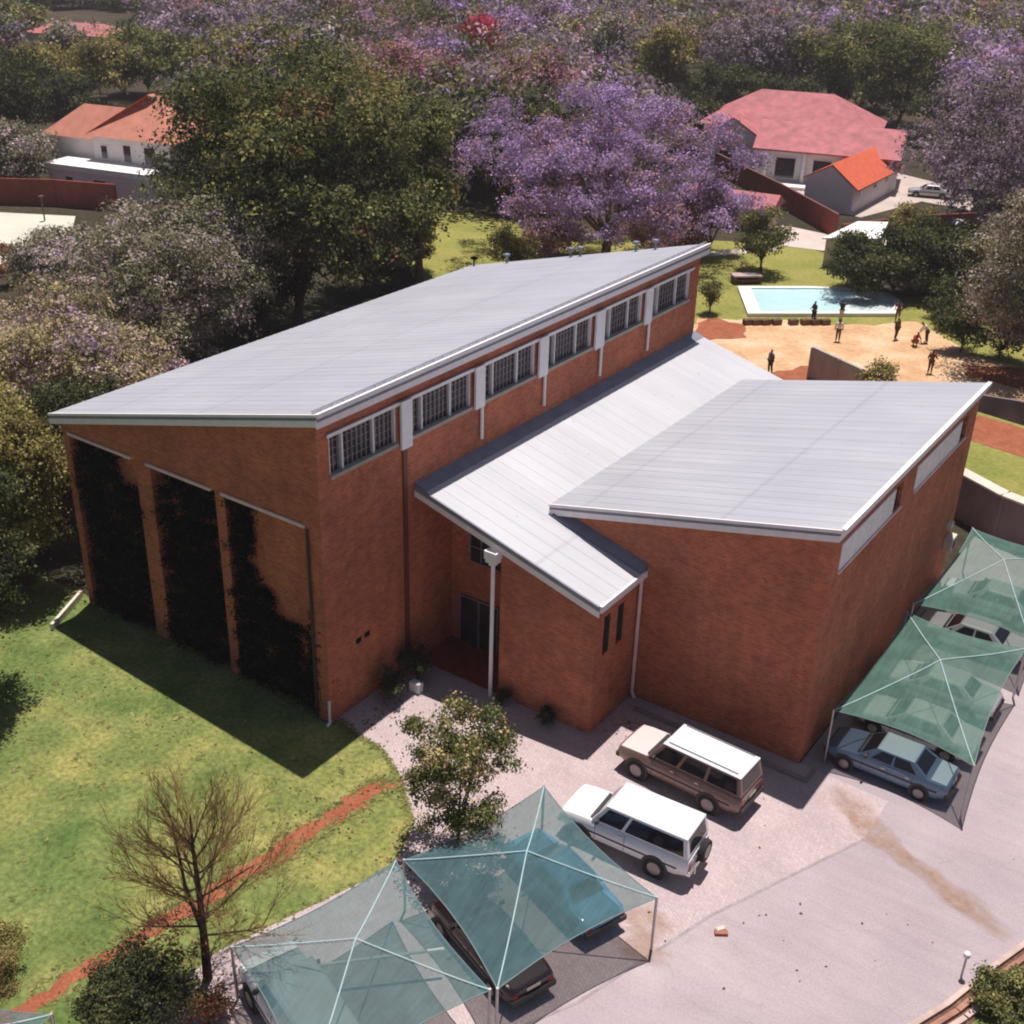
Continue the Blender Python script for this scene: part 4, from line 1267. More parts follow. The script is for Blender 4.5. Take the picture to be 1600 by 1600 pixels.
canopy('green shade canopy at the right picture edge behind the nearest one', [(21.6, 18.6, 2.4), (26.6, 18.4, 2.4), (26.6, 27.3, 2.4), (21.6, 27.3, 2.4)], 3.4, M['net_green'], group=grp, pull=0.06)


# ------------------------------------------------------------------ cars
def quad_in(P, u0, u1, v0, v1, off):
    """quad inside a bilinear face P (bl, br, tr, tl), pushed out along its normal"""
    bl, br, tr_, tl = [Vector(p) for p in P]
    nrm = (br-bl).cross(tl-bl).normalized()
    f = lambda u, v: (bl*(1-u)+br*u)*(1-v)+(tl*(1-u)+tr_*u)*v
    return [f(u0, v0)+nrm*off, f(u1, v0)+nrm*off, f(u1, v1)+nrm*off, f(u0, v1)+nrm*off]


def slab_on(mb, P, u0, u1, v0, v1, off=0.006):
    a = quad_in(P, u0, u1, v0, v1, off)
    c = quad_in(P, u0, u1, v0, v1, -0.02)
    mb.add(c+a, [(4, 5, 6, 7), (0, 1, 5, 4), (1, 2, 6, 5), (2, 3, 7, 6), (3, 0, 4, 7)])


def car(name, label, cat, loc, rz, D, body, roofm=None, hoodm=None, group=None, spare=False):
    """x runs front (-) to rear (+)"""
    L, W, H = D['L'], D['W'], D['H']
    t = empty(name, (loc[0], loc[1], 0.02), rz)
    tag(t, label, cat, group)
    hw = W/2
    st = D['st']            # stations: x fraction, top z, half width factor
    rings = []
    for fx, zt, wf in st:
        x = -L/2+L*fx
        w_ = hw*wf
        zb = D['zb'] if 0.03 < fx < 0.97 else D['zb']+0.12
        rings.append([(x, -w_*0.90, zb), (x, -w_*0.985, zb+0.10), (x, -w_, (zb+zt)/2), (x, -w_*0.975, zt-0.10), (x, -w_*0.90, zt-0.015), (x, -w_*0.5, zt+0.012),
                      (x, 0, zt+0.02), (x, w_*0.5, zt+0.012), (x, w_*0.90, zt-0.015), (x, w_*0.975, zt-0.10), (x, w_, (zb+zt)/2), (x, w_*0.985, zb+0.10), (x, w_*0.90, zb)])
    n = len(rings[0])
    vs = [p for r_ in rings for p in r_]
    fs = []
    for i in range(len(rings)-1):
        for k in range(n):
            k2 = (k+1) % n
            fs.append((i*n+k, i*n+k2, (i+1)*n+k2, (i+1)*n+k))
    fs.append(tuple(range(n-1, -1, -1)))
    fs.append(tuple(range((len(rings)-1)*n, len(rings)*n)))
    MB().add(vs, fs).build('body', body, t, smooth=0.7)
    # greenhouse
    x0, x1, x2, x3 = [-L/2+L*f for f in D['cab']]      # base front, roof front, roof rear, base rear
    zb, zt = D['belt'], H
    bw, rw = hw*0.93, hw*D.get('tum', 0.80)
    bl = [(x0, -bw, zb-.02), (x3, -bw, zb-.02), (x3, bw, zb-.02), (x0, bw, zb-.02)]
    tp = [(x1, -rw, zt-.06), (x2, -rw, zt-.06), (x2, rw, zt-.06), (x1, rw, zt-.06)]
    cb = MB().hexa(bl+tp)
    cb.build('cabin', body, t, bevel=0.03)
    r2 = MB()
    e = 0.03
    r2.hexa([(x1-e, -rw-.01, zt-.058), (x2+e, -rw-.01, zt-.058), (x2+e, rw+.01, zt-.058), (x1-e, rw+.01, zt-.058),
             (x1+.06, -rw+.09, zt), (x2-.06, -rw+.09, zt), (x2-.06, rw-.09, zt), (x1+.06, rw-.09, zt)])
    rf = r2.build('roof', roofm or body, t, bevel=0.025)
    sides = {'r': [bl[0], bl[1], tp[1], tp[0]], 'l': [bl[2], bl[3], tp[3], tp[2]], 'f': [bl[3], bl[0], tp[0], tp[3]], 'b': [bl[1], bl[2], tp[2], tp[1]]}
    for k, segs in (('r', D['win']), ('l', [(1-b_, 1-a) for a, b_ in D['win']])):
        for a, b_ in segs:
            g = MB()
            slab_on(g, sides[k], a, b_, 0.10, 0.90)
            g.build('side_window', M['cglass'], t)
    g = MB()
    slab_on(g, sides['f'], 0.05, 0.95, 0.10, 0.93)
    g.build('windscreen', M['cglass'], t)
    g = MB()
    slab_on(g, sides['b'], 0.10, 0.90, 0.18, 0.90)
    g.build('rear_window', M['cglass'], t)
    if hoodm:
        fx = [s_ for s_ in st if s_[0] <= D['cab'][0]+0.02]
        hp = MB()
        vs = []
        for f_, z_, w_ in fx[1:]:
            x = -L/2+L*f_
            for s_, dz in ((-1, -0.012), (-0.55, .018), (0, .026), (0.55, .018), (1, -0.012)): vs.append((x, s_*hw*w_*0.90, z_+dz+.006))
        m_ = len(fx)-1
        hp.add(vs, [(i*5+k, (i+1)*5+k, (i+1)*5+k+1, i*5+k+1) for i in range(m_-1) for k in range(4)])
        hp.build('bonnet', hoodm, t, smooth=0.6)
    # door seams and waist moulding
    for s_ in (-1, 1):
        sm = MB()
        for f_ in D['doors']:
            x = -L/2+L*f_
            sm.box(x-.006, s_*hw*0.985-.012, D['zb']+.12, x+.006, s_*hw*0.985+.018 if s_ > 0 else s_*hw*0.985+.012, zb-.08)
        sm.box(-L/2+L*0.12, s_*hw*1.0-.012, D['zb']+0.32, L/2-L*0.08, s_*hw*1.0+.012, D['zb']+0.38)
        sm.build('side_moulding', M['trim'], t)
        mr = MB().box(x0+0.25, s_*(bw+.11)-.09, zb+.03, x0+0.34, s_*(bw+.11)+.09, zb+.17)
        mr.build('mirror', M['trim'], t, bevel=0.02)
        for f_ in D['doors'][1:]:
            x = -L/2+L*f_
            MB().box(x-.24, s_*hw*0.99-.02, zb-.20, x-.10, s_*hw*0.99+.02, zb-.17).build('door_handle', M['chrome'], t)
    MB().box(L/2+.018, -.24, D['zb']+.45, L/2+.03, .24, D['zb']+.56).build('number_plate', M['cream'], t)
    MB().box(x0-.09, -bw+.14, zb-.05, x0-.01, bw-.14, zb-.012+(.03 if D.get('boot') else 0)).build('wiper_cowl', M['trim'], t)
    # wheels
    wr = D['wr']
    for f_ in D['ax']:
        x = -L/2+L*f_
        for s_ in (-1, 1):
            ar = MB().tube([(x, s_*(hw-0.12), wr+.02), (x, s_*(hw+0.004), wr+.02)], wr*1.20, 24)
            ar.build('wheel_arch', M['trim'], t, smooth=0.6)
            wh = MB().tube([(x, s_*(hw-0.20), wr-.02), (x, s_*(hw-0.02), wr-.02), (x, s_*(hw+0.025), wr-.02)], [wr, wr, wr*0.93], 24)
            wo = wh.build('wheel', M['tyre'], t, smooth=0.6)
            MB().tube([(x, s_*(hw+0.026), wr-.02), (x, s_*(hw+0.036), wr-.02)], [wr*0.60, wr*0.48], 16).build('rim', M['rim'], wo, smooth=0.6)
    # bumpers, lamps, grille, plate
    bz = D['zb']+0.14
    MB().box(-L/2-.09, -hw*.94, bz, -L/2+.10, hw*.94, bz+.20).build('bumper', D.get('bump', M['trim']), t, bevel=0.04)
    MB().box(L/2-.10, -hw*.94, bz, L/2+.09, hw*.94, bz+.20).build('bumper', D.get('bump', M['trim']), t, bevel=0.04)
    zf, zr_ = st[0][1]-.16, st[-1][1]-.20
    MB().box(-L/2-.012, -hw*.42, zf-.12, -L/2+.02, hw*.42, zf+.03).build('grille', M['trim'], t)
    for s_ in (-1, 1):
        MB().box(-L/2-.014, s_*hw*.66-.16, zf-.11, -L/2+.02, s_*hw*.66+.16, zf+.04).build('headlight', M['lamp_white'], t)
        MB().box(L/2-.02, s_*hw*.74-.10, zr_-.16, L/2+.016, s_*hw*.74+.10, zr_+.10).build('tail_light', M['lamp_red'], t)
    if D.get('boot'):
        bo = MB()
        ba, bb = x3+.10, L/2-.10
        bo.hexa([(ba, -bw*.86, zb-.02), (bb, -bw*.82, zb-.06), (bb, bw*.82, zb-.06), (ba, bw*.86, zb-.02),
                 (ba, -bw*.86, zb+.035), (bb, -bw*.82, zb+.0), (bb, bw*.82, zb+.0), (ba, bw*.86, zb+.035)])
        bo.build('boot_lid', roofm or body, t, bevel=0.01)
    if D.get('rack'):
        rk = MB()
        for s_ in (-1, 1): rk.tube([(x1+.15, s_*(rw-.13), zt+.035), (x2-.15, s_*(rw-.13), zt+.035)], 0.018, 6)
        rk.build('roof_rail', D['rack'], t)
    if spare:
        xs_ = L/2+0.13
        sp = MB().tube([(xs_-.11, .18, .98), (xs_-.02, .18, .98), (xs_+.11, .18, .98)], [wr*0.94, wr, wr*0.93], 24)
        so_ = sp.build('spare_wheel', M['tyre'], t, smooth=0.6)
        MB().tube([(xs_+.112, .18, .98), (xs_+.12, .18, .98)], [wr*.6, wr*.45], 16).build('rim', M['rim'], so_)
        MB().tube([(L/2+.05, -.3, .62), (L/2+.12, -.5, .62), (L/2+.12, -.5, .5)], 0.03, 6).build('tow_bracket', M['chrome'], t)
    return t


SUV = dict(L=4.75, W=1.80, H=2.0, zb=0.42, belt=1.24, wr=0.40, tum=0.83,
           st=[(0.0, 1.02, 0.90), (0.02, 1.08, 0.97), (0.10, 1.13, 1.0), (0.24, 1.17, 1.0), (0.32, 1.20, 1.0), (0.9, 1.20, 1.0), (0.98, 1.19, 0.98), (1.0, 1.14, 0.94)],
           cab=(0.25, 0.355, 0.965, 0.995), win=[(0.055, 0.30), (0.335, 0.60), (0.635, 0.955)], doors=(0.29, 0.49, 0.69), ax=(0.17, 0.76))
white_p = car_paint('white_car_paint', (0.78, 0.78, 0.80))
tan_p = car_paint('bronze_car_paint', (0.21, 0.125, 0.105), 0.1)
SUVW = dict(SUV, win=[(0.055, 0.31), (0.345, 0.955)], doors=(0.29, 0.52), bump=M['chrome'])
car('parked_car', 'white off-road car with spare wheel on its tailgate next to the shade canopy', 'car', (12.72, 1.08), 0.055, SUVW, white_p, white_p, white_p, 'cars parked outside the building', spare=True)
car('parked_car', 'bronze off-road car with white roof parked beside the right wing', 'car', (12.75, 5.05), -0.04, dict(SUV, L=5.0, rack=M['steel']), tan_p, white_p, car_paint('pale_bonnet', (0.62, 0.58, 0.56)), 'cars parked outside the building')

SED = dict(L=4.5, W=1.70, H=1.38, zb=0.26, belt=0.93, wr=0.31, tum=0.72,
           st=[(0.0, 0.66, 0.86), (0.03, 0.74, 0.95), (0.15, 0.83, 1.0), (0.28, 0.90, 1.0), (0.36, 0.94, 1.0), (0.78, 0.95, 1.0), (0.90, 0.93, 0.99), (0.98, 0.90, 0.93), (1.0, 0.82, 0.88)],
           cab=(0.27, 0.40, 0.70, 0.83), win=[(0.16, 0.47), (0.51, 0.86)], doors=(0.31, 0.52, 0.72), ax=(0.17, 0.79), boot=True)
blue_p = car_paint('blue_car_paint', (0.13, 0.20, 0.30), 0.2)
car('parked_car', 'blue sedan with sky reflection painted on roof and boot under the near edge of the green shade canopy', 'car', (18.5, 10.15), 0.0, SED, blue_p, car_paint('painted_sky_reflection', (0.50, 0.64, 0.69)), None, 'cars parked under the shade canopies')  # pale roof and boot lid colour paints in the sky's reflection on blue bodywork
car('parked_car', 'white sedan under the green canopy, next bay behind the blue sedan', 'car', (18.6, 12.9), 0.0, SED, white_p, None, None, 'cars parked under the shade canopies')
car('parked_car', 'white sedan under the far end of the nearer green canopy', 'car', (18.5, 15.9), 0.0, SED, white_p, None, None, 'cars parked under the shade canopies')
car('parked_car', 'pale grey sedan under the second green canopy along the right wing', 'car', (18.4, 20.6), 0.0, SED, car_paint('pale_grey_car_paint', (0.55, 0.56, 0.56)), None, None, 'cars parked under the shade canopies')
car('parked_car', 'white sedan under the farthest part of the second green canopy', 'car', (18.4, 24.2), 0.0, SED, white_p, None, None, 'cars parked under the shade canopies')
ang = math.atan2(-1.95, 5.35)
car('parked_car', 'bright blue sedan seen through the front shade net', 'car', (11.95, -2.15), ang, SED, car_paint('bright_blue_car_paint', (0.10, 0.30, 0.55), 0.1), None, None, 'cars parked under the shade canopies')
car('parked_car', 'dark maroon car with its tail out of the front canopy', 'car', (11.6, -5.55), ang, dict(SED, L=4.4), car_paint('maroon_car_paint', (0.035, 0.015, 0.022)), None, None, 'cars parked under the shade canopies')
VP = tuple((G(428, 1505, 1.1)+Vector((0.94, -0.34, 0))*1.75)[:2])
VAN = dict(SUV, L=4.7, H=1.95, win=[(0.055, 0.30)], bump=M['trim'])
car('parked_van', 'white panel van beneath the front left shade canopy', 'van', VP, ang, VAN, white_p, white_p, None, 'cars parked under the shade canopies')

# trestle and poles by the foreground canopy
def pole_thing(label, a, b_, r, mat, name='scaffold_pole'):
    o = MB().tube([Vector(a)-Vector(a), Vector(b_)-Vector(a)], r, 8).build(name, mat, smooth=0.8)
    o.location = a
    tag(o, label, 'pole')


pole_thing('long pale steel pole lying under the left front canopy', (7.6, -10.2, 0.9), (10.9, -6.9, 1.0), 0.05, M['white'])
pole_thing('white pole on the ground beside the reddish shrub', (6.4, -13.2, 0.12), (7.6, -12.3, 0.5), 0.05, M['white'])

# debris on the road
t = empty('loose_brick', (16.9, -0.6, 0.02), 0.5)
tag(t, 'broken brick lying alone on the pale road', 'brick')
MB().obox((0, 0, 0), (0.42, 0.2, 0.09), 0.1).build('brick', paint('brick_piece', (0.35, 0.14, 0.10), 0.9), t, bevel=0.02)
MB().obox((-0.02, 0.12, 0), (0.30, 0.15, 0.12), 0.5).build('cream_piece', M['cream'], t, bevel=0.02)

# fallen leaves and ragged grass tufts: nobody could count them
def scatter(name, label, spots, size, cols, upright, z0=0.03, seed=5):
    rng = np.random.default_rng(seed)
    P = []
    for (x, y, rx, ry, n) in spots:
        q = rng.normal(size=(n, 2))*np.array([rx, ry])*0.6
        P.append(np.column_stack([x+q[:, 0], y+q[:, 1]]))
    P = np.concatenate(P)
    n = len(P)
    pos = np.column_stack([P, np.full(n, z0)])
    a = rng.random(n)*2*np.pi
    sz = size*(0.5+rng.random(n))
    t = np.column_stack([np.cos(a), np.sin(a), np.zeros(n)])*sz[:, None]*0.5
    if upright:
        u = np.column_stack([rng.normal(size=n)*0.8, rng.normal(size=n)*0.8, np.full(n, 0.22)])*sz[:, None]*0.8
        v = np.stack([pos-t*0.6, pos+t*0.6, pos+t*0.9+u, pos-t*0.9+u], 1).reshape(-1, 3)
    else:
        u = np.column_stack([-np.sin(a), np.cos(a), rng.normal(size=n)*0.25])*sz[:, None]*0.35
        v = np.stack([pos-t, pos+u, pos+t, pos-u], 1).reshape(-1, 3)
    cols = np.array(cols)
    o = quads_object(name, v, cols[rng.integers(0, len(cols), n)]*(0.7+0.6*rng.random(n))[:, None], M['leaf'])
    tag(o, label, name.replace('_', ' '), kind='stuff')


lv = [(5.2, -11.3, 2.2, 2.2, 500), (8.2, -2.8, 1.8, 1.8, 350), (-17, -2.5, 2.2, 2.2, 500), (3.5, -5, 1.5, 5, 260), (1.0, 1.5, 0.6, 2.0, 120), (16.5, 2, 5, 5, 30), (9, 6.5, 4, 0.8, 120), (-6, -4, 7, 3.0, 250)]
scatter('fallen_leaves', 'dry fallen leaves on lawn and paving', lv, 0.09, [(0.20, 0.11, 0.05), (0.30, 0.20, 0.09), (0.12, 0.08, 0.04)], False)
gp_ = []
pth = [(4.6, -1.0), (3.9, -1.6), (3.6, -4.0), (3.2, -7.5), (2.7, -11), (2.1, -14.8)]
rdg = random.Random(8)
for (a, c_) in zip(pth[:-1], pth[1:]):
    for k in range(14):
        x, y = a[0]+(c_[0]-a[0])*k/14, a[1]+(c_[1]-a[1])*k/14
        for s_ in (-0.46, 0.46): gp_.append((x+s_*rdg.uniform(.7, 1.25), y, 0.10, 0.14, rdg.randint(4, 22)))
for (a, c_) in zip(lawn_poly[2:9], lawn_poly[3:10]):
    for k in range(12): gp_.append((a[0]+(c_[0]-a[0])*k/12-0.05, a[1]+(c_[1]-a[1])*k/12-0.05, 0.12, 0.12, 14))
for k in range(260): gp_.append((rdg.uniform(-18, 4.5), rdg.uniform(-16, -0.6), 0.16, 0.12, rdg.randint(4, 16)))
for k in range(60): gp_.append((-14.3+k*0.24, -0.02, 0.15, 0.06, 12))
scatter('grass_tufts', 'longer grass tufts over the lawn and along its edges', gp_, 0.10, [(0.15, 0.17, 0.055), (0.24, 0.235, 0.08), (0.33, 0.29, 0.12), (0.20, 0.22, 0.075)], True, 0.006)

# bed with kerbs at the lower right corner
bed = [(22.3, -2.0), (23.0, -0.5), (23.6, 0.9), (24.3, 3.1), (25.0, 5.0), (26.6, 6.8), (34, 4), (30, -6)]
struct(MB().sheet(bed, 0.03), 'planted_bed', M['bedsoil'])
struct(blob_sheet([(23.3, -2.5), (24.0, -0.2), (24.7, 1.8), (25.4, 3.6), (26.4, 5.3), (34, 3), (30, -6)], 0.034, 0.08, 31, 5), 'bed_grass', M['lawn'])
kl = [(22.2, -2.0), (22.9, -0.5), (23.5, 0.9), (24.2, 3.1), (24.9, 5.0), (26.5, 6.8)]
for off, mt_, nm in ((0.0, M['kerbpink'], 'kerb'), (0.32, M['kerbbrick'], 'kerb'), (0.60, M['kerbpink'], 'kerb')):
    b = MB()
    for p0, p1 in zip(kl[:-1], kl[1:]):
        d = (Vector(p1)-Vector(p0)).normalized()
        nn = Vector((d.y, -d.x))*off
        b.beam((p0[0]+nn.x, p0[1]+nn.y, 0.08), (p1[0]+nn.x, p1[1]+nn.y, 0.08), 0.16, 0.14)
    struct(b, nm, mt_)
t = empty('bollard_light', (23.5, 2.2, 0))
tag(t, 'small white topped bollard light beside the kerb at lower right', 'lamp')
MB().tube([(0, 0, 0), (0, 0, 0.85)], 0.035, 8).build('post', M['steel'], t)
MB().tube([(0, 0, 0.85), (0, 0, 0.98), (0, 0, 1.03)], [0.10, 0.10, 0.05], 12).build('lamp_head', M['white'], t, smooth=0.6)

# low pale edging and post at the far left of the lawn
b = MB()
p0, p1 = G(128, 932), G(82, 985)
b.beam((p0.x, p0.y, 0.16), (p1.x, p1.y, 0.16), 0.14, 0.32)
tag(b.build('garden_wall', M['cream']), 'low cream garden wall stub at the left end of the gable wall', 'wall')
# pale stone block where the path meets the entrance shade
o = MB().obox((0, 0, 0), (0.5, 0.32, 0.45), 0.0).build('stone_block', M['palewall'], bevel=0.03)
o.location = (1.3, 3.6, 0.012)
tag(o, 'small pale stone block at the tip of the sunlit entrance paving', 'block')

# ------------------------------------------------------------------ back yard: walls, terrace
def wall_thing(label, pts, z0, z1, th, mat, panel=2.4, name='concrete_wall', coping=None):
    t = empty(name, (pts[0][0], pts[0][1], 0))
    tag(t, label, 'wall')
    o_ = Vector((pts[0][0], pts[0][1], 0))
    b = MB()
    cp = MB()
    for (p0, p1) in zip(pts[:-1], pts[1:]):
        a, c = Vector((p0[0], p0[1], 0)), Vector((p1[0], p1[1], 0))
        L = (c-a).length
        d = (c-a).normalized()
        nn = Vector((d.y, -d.x, 0))
        n = max(1, round(L/panel))
        za, zb_ = (z1 if not isinstance(z1, tuple) else z1[0]), (z1 if not isinstance(z1, tuple) else z1[1])
        for i in range(n):
            s0, s1 = a+d*(L*i/n+0.02)-o_, a+d*(L*(i+1)/n-0.02)-o_
            ze = za+(zb_-za)*i/n
            zf = za+(zb_-za)*(i+1)/n
            q = [s0-nn*th/2, s1-nn*th/2, s1+nn*th/2, s0+nn*th/2]
            b.hexa([(p.x, p.y, z0) for p in q]+[(q[0].x, q[0].y, ze), (q[1].x, q[1].y, zf), (q[2].x, q[2].y, zf), (q[3].x, q[3].y, ze)])
            c0 = a+d*(L*i/n)-o_
            b.obox((c0.x, c0.y, z0), (0.18, th+0.08, (ze-z0)*0.98), math.atan2(d.y, d.x))
        if coping:
            cp.beam(a-o_+Vector((0, 0, za+.05)), c-o_+Vector((0, 0, zb_+.05)), th+0.5, 0.10)
    b.build('panel_wall', mat, t)
    if coping: cp.build('coping', coping, t)
    return t


wall_thing('grey concrete wall tapering down beside the sand, behind the right wing roof', [(-0.2, 47.6), (8.6, 44.4)], 0, (2.2, 1.7), 0.2, M['concrete'])
wall_thing('grey panel wall at the right picture edge beside the red earth', [(10.7, 46.3), (13.6, 46.9), (22, 48)], 0, 2.0, 0.2, M['mauve'])
wall_thing('mauve retaining wall behind the far green shade canopy', [(13.2, 33.4), (16.5, 31.6), (22, 30.2), (40, 29.8)], 0, 2.5, 0.25, M['mauve'], coping=M['cream'])
ter = [(13.1, 33.6), (16.5, 31.8), (22, 30.4), (40, 30.0), (40, 40), (20, 41), (12.0, 42.5)]
struct(MB().prism(ter, -0.1, 2.35), 'terrace', M['lawn_far'])
struct(blob_sheet([(12.2, 38.2), (17, 37.0), (26, 37), (26, 40.3), (20, 40.6), (12.3, 42.0)], 2.36, 0.15, 12, 4), 'red_soil', M['red_earth'])
for i, (x, y, lb) in enumerate([(17.8, 34.6, 'green shrub on the terrace above the retaining wall'), (20.4, 35.2, 'larger green shrub on the terrace at the right picture edge')]):
    s_ = tree('shrub', lb, 'shrub', (x, y), h=1.5, rad=1.3, low=0.0, pal='dark', n=1800, leaf=0.2, seed=80+i, nl=14)
    s_.location.z = 2.35
# dark parked cart against the panel wall
def cart(loc, label):
    t = empty('garden_trailer', loc, 0.2)
    tag(t, label, 'trailer')
    MB().box(-1.0, -0.5, 0.35, 1.0, 0.5, 0.95).build('tub', M['trim'], t, bevel=0.05)
    MB().box(-0.75, -0.35, 0.953, -0.1, 0.35, 1.05).build('sack', M['white'], t, bevel=0.04)
    for s_ in (-1, 1): MB().tube([(0, s_*0.52, 0.28), (0, s_*0.64, 0.28)], 0.28, 16).build('wheel', M['tyre'], t)


cart((11.9, 45.3, 0.01), 'dark trailer with a white sack against the grey panel wall')
# table-like bench on the lawn
g = G(1165, 442)
t = empty('garden_bench', (g.x, g.y, 0), 0.75)
tag(t, 'dark backless bench with pale top on the lawn above the pool', 'bench')
MB().box(-1.25, -0.55, 0.62, 1.25, 0.55, 0.74).build('top', paint('weathered_top', (0.42, 0.33, 0.32), 0.8), t)
for x in (-1.05, 1.05): MB().box(x-.12, -0.45, 0, x+.12, 0.45, 0.617).build('leg', M['timber'], t)
MB().box(-0.93, -0.40, 0.15, 0.93, 0.40, 0.40).build('shelf', M['timber'], t)
# garden shed with flat roof, boundary wall
g0, g1, g2, g3 = G(1285, 372, 2.6), G(1340, 346, 2.6), G(1388, 347, 2.6), G(1376, 373, 2.6)
t = empty('garden_shed', (0, 0, 0))
tag(t, 'flat white roofed shed behind the dark bushy tree', 'shed')
MB().prism([g[:2] for g in (g0, g3, g2, g1)], 2.5, 2.62).build('roof', M['palewall'], t)
c_ = (g0+g1+g2+g3)/4
MB().prism([tuple((c_+(g-c_)*0.9)[:2]) for g in (g0, g3, g2, g1)], 0, 2.497).build('wall', M['creamwall'], t)
c0 = c_+(g0-c_)*0.9
c3 = c_+(g3-c_)*0.9
mid = c0.lerp(c3, 0.5)
d = (c3-c0).normalized()
MB().obox((mid.x+d.y*0.03, mid.y-d.x*0.03, 0.0), (0.9, 0.08, 2.0), math.atan2(d.y, d.x)).build('door', M['timber'], t)
wall_thing('dark red brick boundary wall running down beside the pink roofed house', [(-36, 105.5), (-23, 94.5), (-13.2, 85.4)], 0, 2.3, 0.25, M['redwall'], 3.0, 'brick_wall')
wall_thing('dark red boundary wall below the grey gable of the outbuilding', [(-12.9, 86.4), (-8.5, 95.0), (-4.0, 100.5)], 0, 1.2, 0.25, M['redwall'], 3.0, 'brick_wall')
wall_thing('dark maroon boundary wall behind the pale court at left', [tuple(G(-60, 318, 0)[:2]), tuple(G(90, 322, 0)[:2]), tuple(G(185, 330)[:2])], 0, 2.6, 0.25, M['redwall'], 3.0, 'brick_wall')
g = G(70, 345)
t = empty('net_post', (g.x, g.y, 0))
tag(t, 'thin brown lamp post on the pale court', 'post')
MB().tube([(0, 0, 0), (0, 0, 2.2)], 0.08, 6).build('pole', M['timber'], t)
MB().box(-0.2, -0.2, 2.2, 0.2, 0.2, 2.35).build('cap', M['timber'], t)

# ------------------------------------------------------------------ houses
def hip_roof(mb, x0, y0, x1, y1, z, h, over=0.5, ridge='y', hip0=True, hip1=True):
    x0, y0, x1, y1 = x0-over, y0-over, x1+over, y1+over
    if ridge == 'y':
        cx = (x0+x1)/2
        r = (x1-x0)/2
        a = (cx, y0+(r if hip0 else 0), z+h)
        b_ = (cx, y1-(r if hip1 else 0), z+h)
    else:
        cy = (y0+y1)/2
        r = (y1-y0)/2
        a = (x0+(r if hip0 else 0), cy, z+h)
        b_ = (x1-(r if hip1 else 0), cy, z+h)
    P = [(x0, y0, z), (x1, y0, z), (x1, y1, z), (x0, y1, z), a, b_]
    if ridge == 'y': F = [(0, 1, 4), (1, 2, 5, 4), (2, 3, 5), (3, 0, 4, 5), (3, 2, 1, 0)]
    else: F = [(0, 1, 5, 4), (1, 2, 5), (2, 3, 4, 5), (3, 0, 4), (3, 2, 1, 0)]
    mb.add(P, F)


def windows(par, specs, axis, pos, sgn, frame=None):
    """specs: (u0, u1, z0, z1); on a wall whose outward normal is axis*sgn at coordinate pos"""
    for u0, u1, z0, z1 in specs:
        f, p = MB(), MB()
        a, c = pos+sgn*0.003, pos+sgn*0.07
        lo, hi = min(a, c), max(a, c)
        if axis == 'x':
            f.box(lo, u0, z0, hi, u1, z1)
            a2 = pos+sgn*0.085
            p.box(min(c, a2)+0.001, u0+.1, z0+.1, max(c, a2), u1-.1, z1-.1)
        else:
            f.box(u0, lo, z0, u1, hi, z1)
            a2 = pos+sgn*0.085
            p.box(u0+.1, min(c, a2)+0.001, z0+.1, u1-.1, max(c, a2), z1-.1)
        fo = f.build('window', frame or M['white'], par)
        p.build('pane', M['glass'], fo)


# left house, two storeys, terracotta hip roofs
hl = empty('house', (-78.0, 53.0, 0), 0.22)
hl.scale = (0.74, 0.74, 0.90)
tag(hl, 'two storey white house with terracotta hip roof at upper left', 'house')
MB().box(-4, 0, 0, 9, 11, 6.3).build('wall', M['palewall'], hl)
MB().box(-13, 1.5, 0, -4.003, 9, 5.6).build('wall', M['palewall'], hl)
mb = MB(); hip_roof(mb, -4, 0, 9, 11, 6.3, 4.3, 0.8, 'y'); r_ = mb.build('roof', M['terracotta'], hl)
mb = MB(); hip_roof(mb, -13, 1.5, -2, 9, 5.6, 3.2, 0.8, 'x', True, False); mb.build('roof', M['terracotta'], hl)
windows(hl, [(-2.8, -1.6, 3.7, 5.3), (1.0, 2.4, 3.6, 5.6), (4.5, 6.5, 3.6, 5.6)], 'y', 0, -1)
windows(hl, [(3, 4.5, 3.6, 5.2), (6.5, 8, 3.6, 5.2)], 'x', 9, 1)
# lower flat terrace block in front
lb = MB().box(-8.5, -4.6, 0, 8.4, -0.003, 2.9).build('terrace_block', M['greywall'], hl)
MB().box(-8.8, -4.9, 2.903, 8.7, -0.004, 3.5).build('balcony', M['palewall'], hl)
windows(hl, [(-5.6, -4.2, 1.2, 2.3), (-0.8, 1.4, 1.2, 2.3)], 'y', -4.6, -1)

# right house: long pink roofed complex
hr = empty('house', (-30.6, 104.4, 0), 0.27)
tag(hr, 'large white house with long stepped pink tiled roofs behind the jacaranda', 'house')
MB().box(0, 0, 0, 15, 9, 3.9).build('wall', M['palewall'], hr)
MB().box(-7.5, 5, 0, -0.003, 16, 3.6).build('wall', M['greywall'], hr)
MB().box(-8, 9.003, 0, 12, 21, 4.4).build('wall', M['palewall'], hr)


def gable_roof_x(x0, x1, y0, y1, z, h, over=0.7):
    yc = (y0+y1)/2
    b = MB()
    for (ya, za, yb, zb_) in ((y0-over, z-0.25, yc, z+h), (y1+over, z-0.25, yc, z+h)):
        b.hexa([(x0-over, ya, za), (x1+over, ya, za), (x1+over, yb, zb_), (x0-over, yb, zb_), (x0-over, ya, za+.16), (x1+over, ya, za+.16), (x1+over, yb, zb_+.16), (x0-over, yb, zb_+.16)] if ya < yb else
               [(x0-over, yb, zb_), (x1+over, yb, zb_), (x1+over, ya, za), (x0-over, ya, za), (x0-over, yb, zb_+.16), (x1+over, yb, zb_+.16), (x1+over, ya, za+.16), (x0-over, ya, za+.16)])
    return b


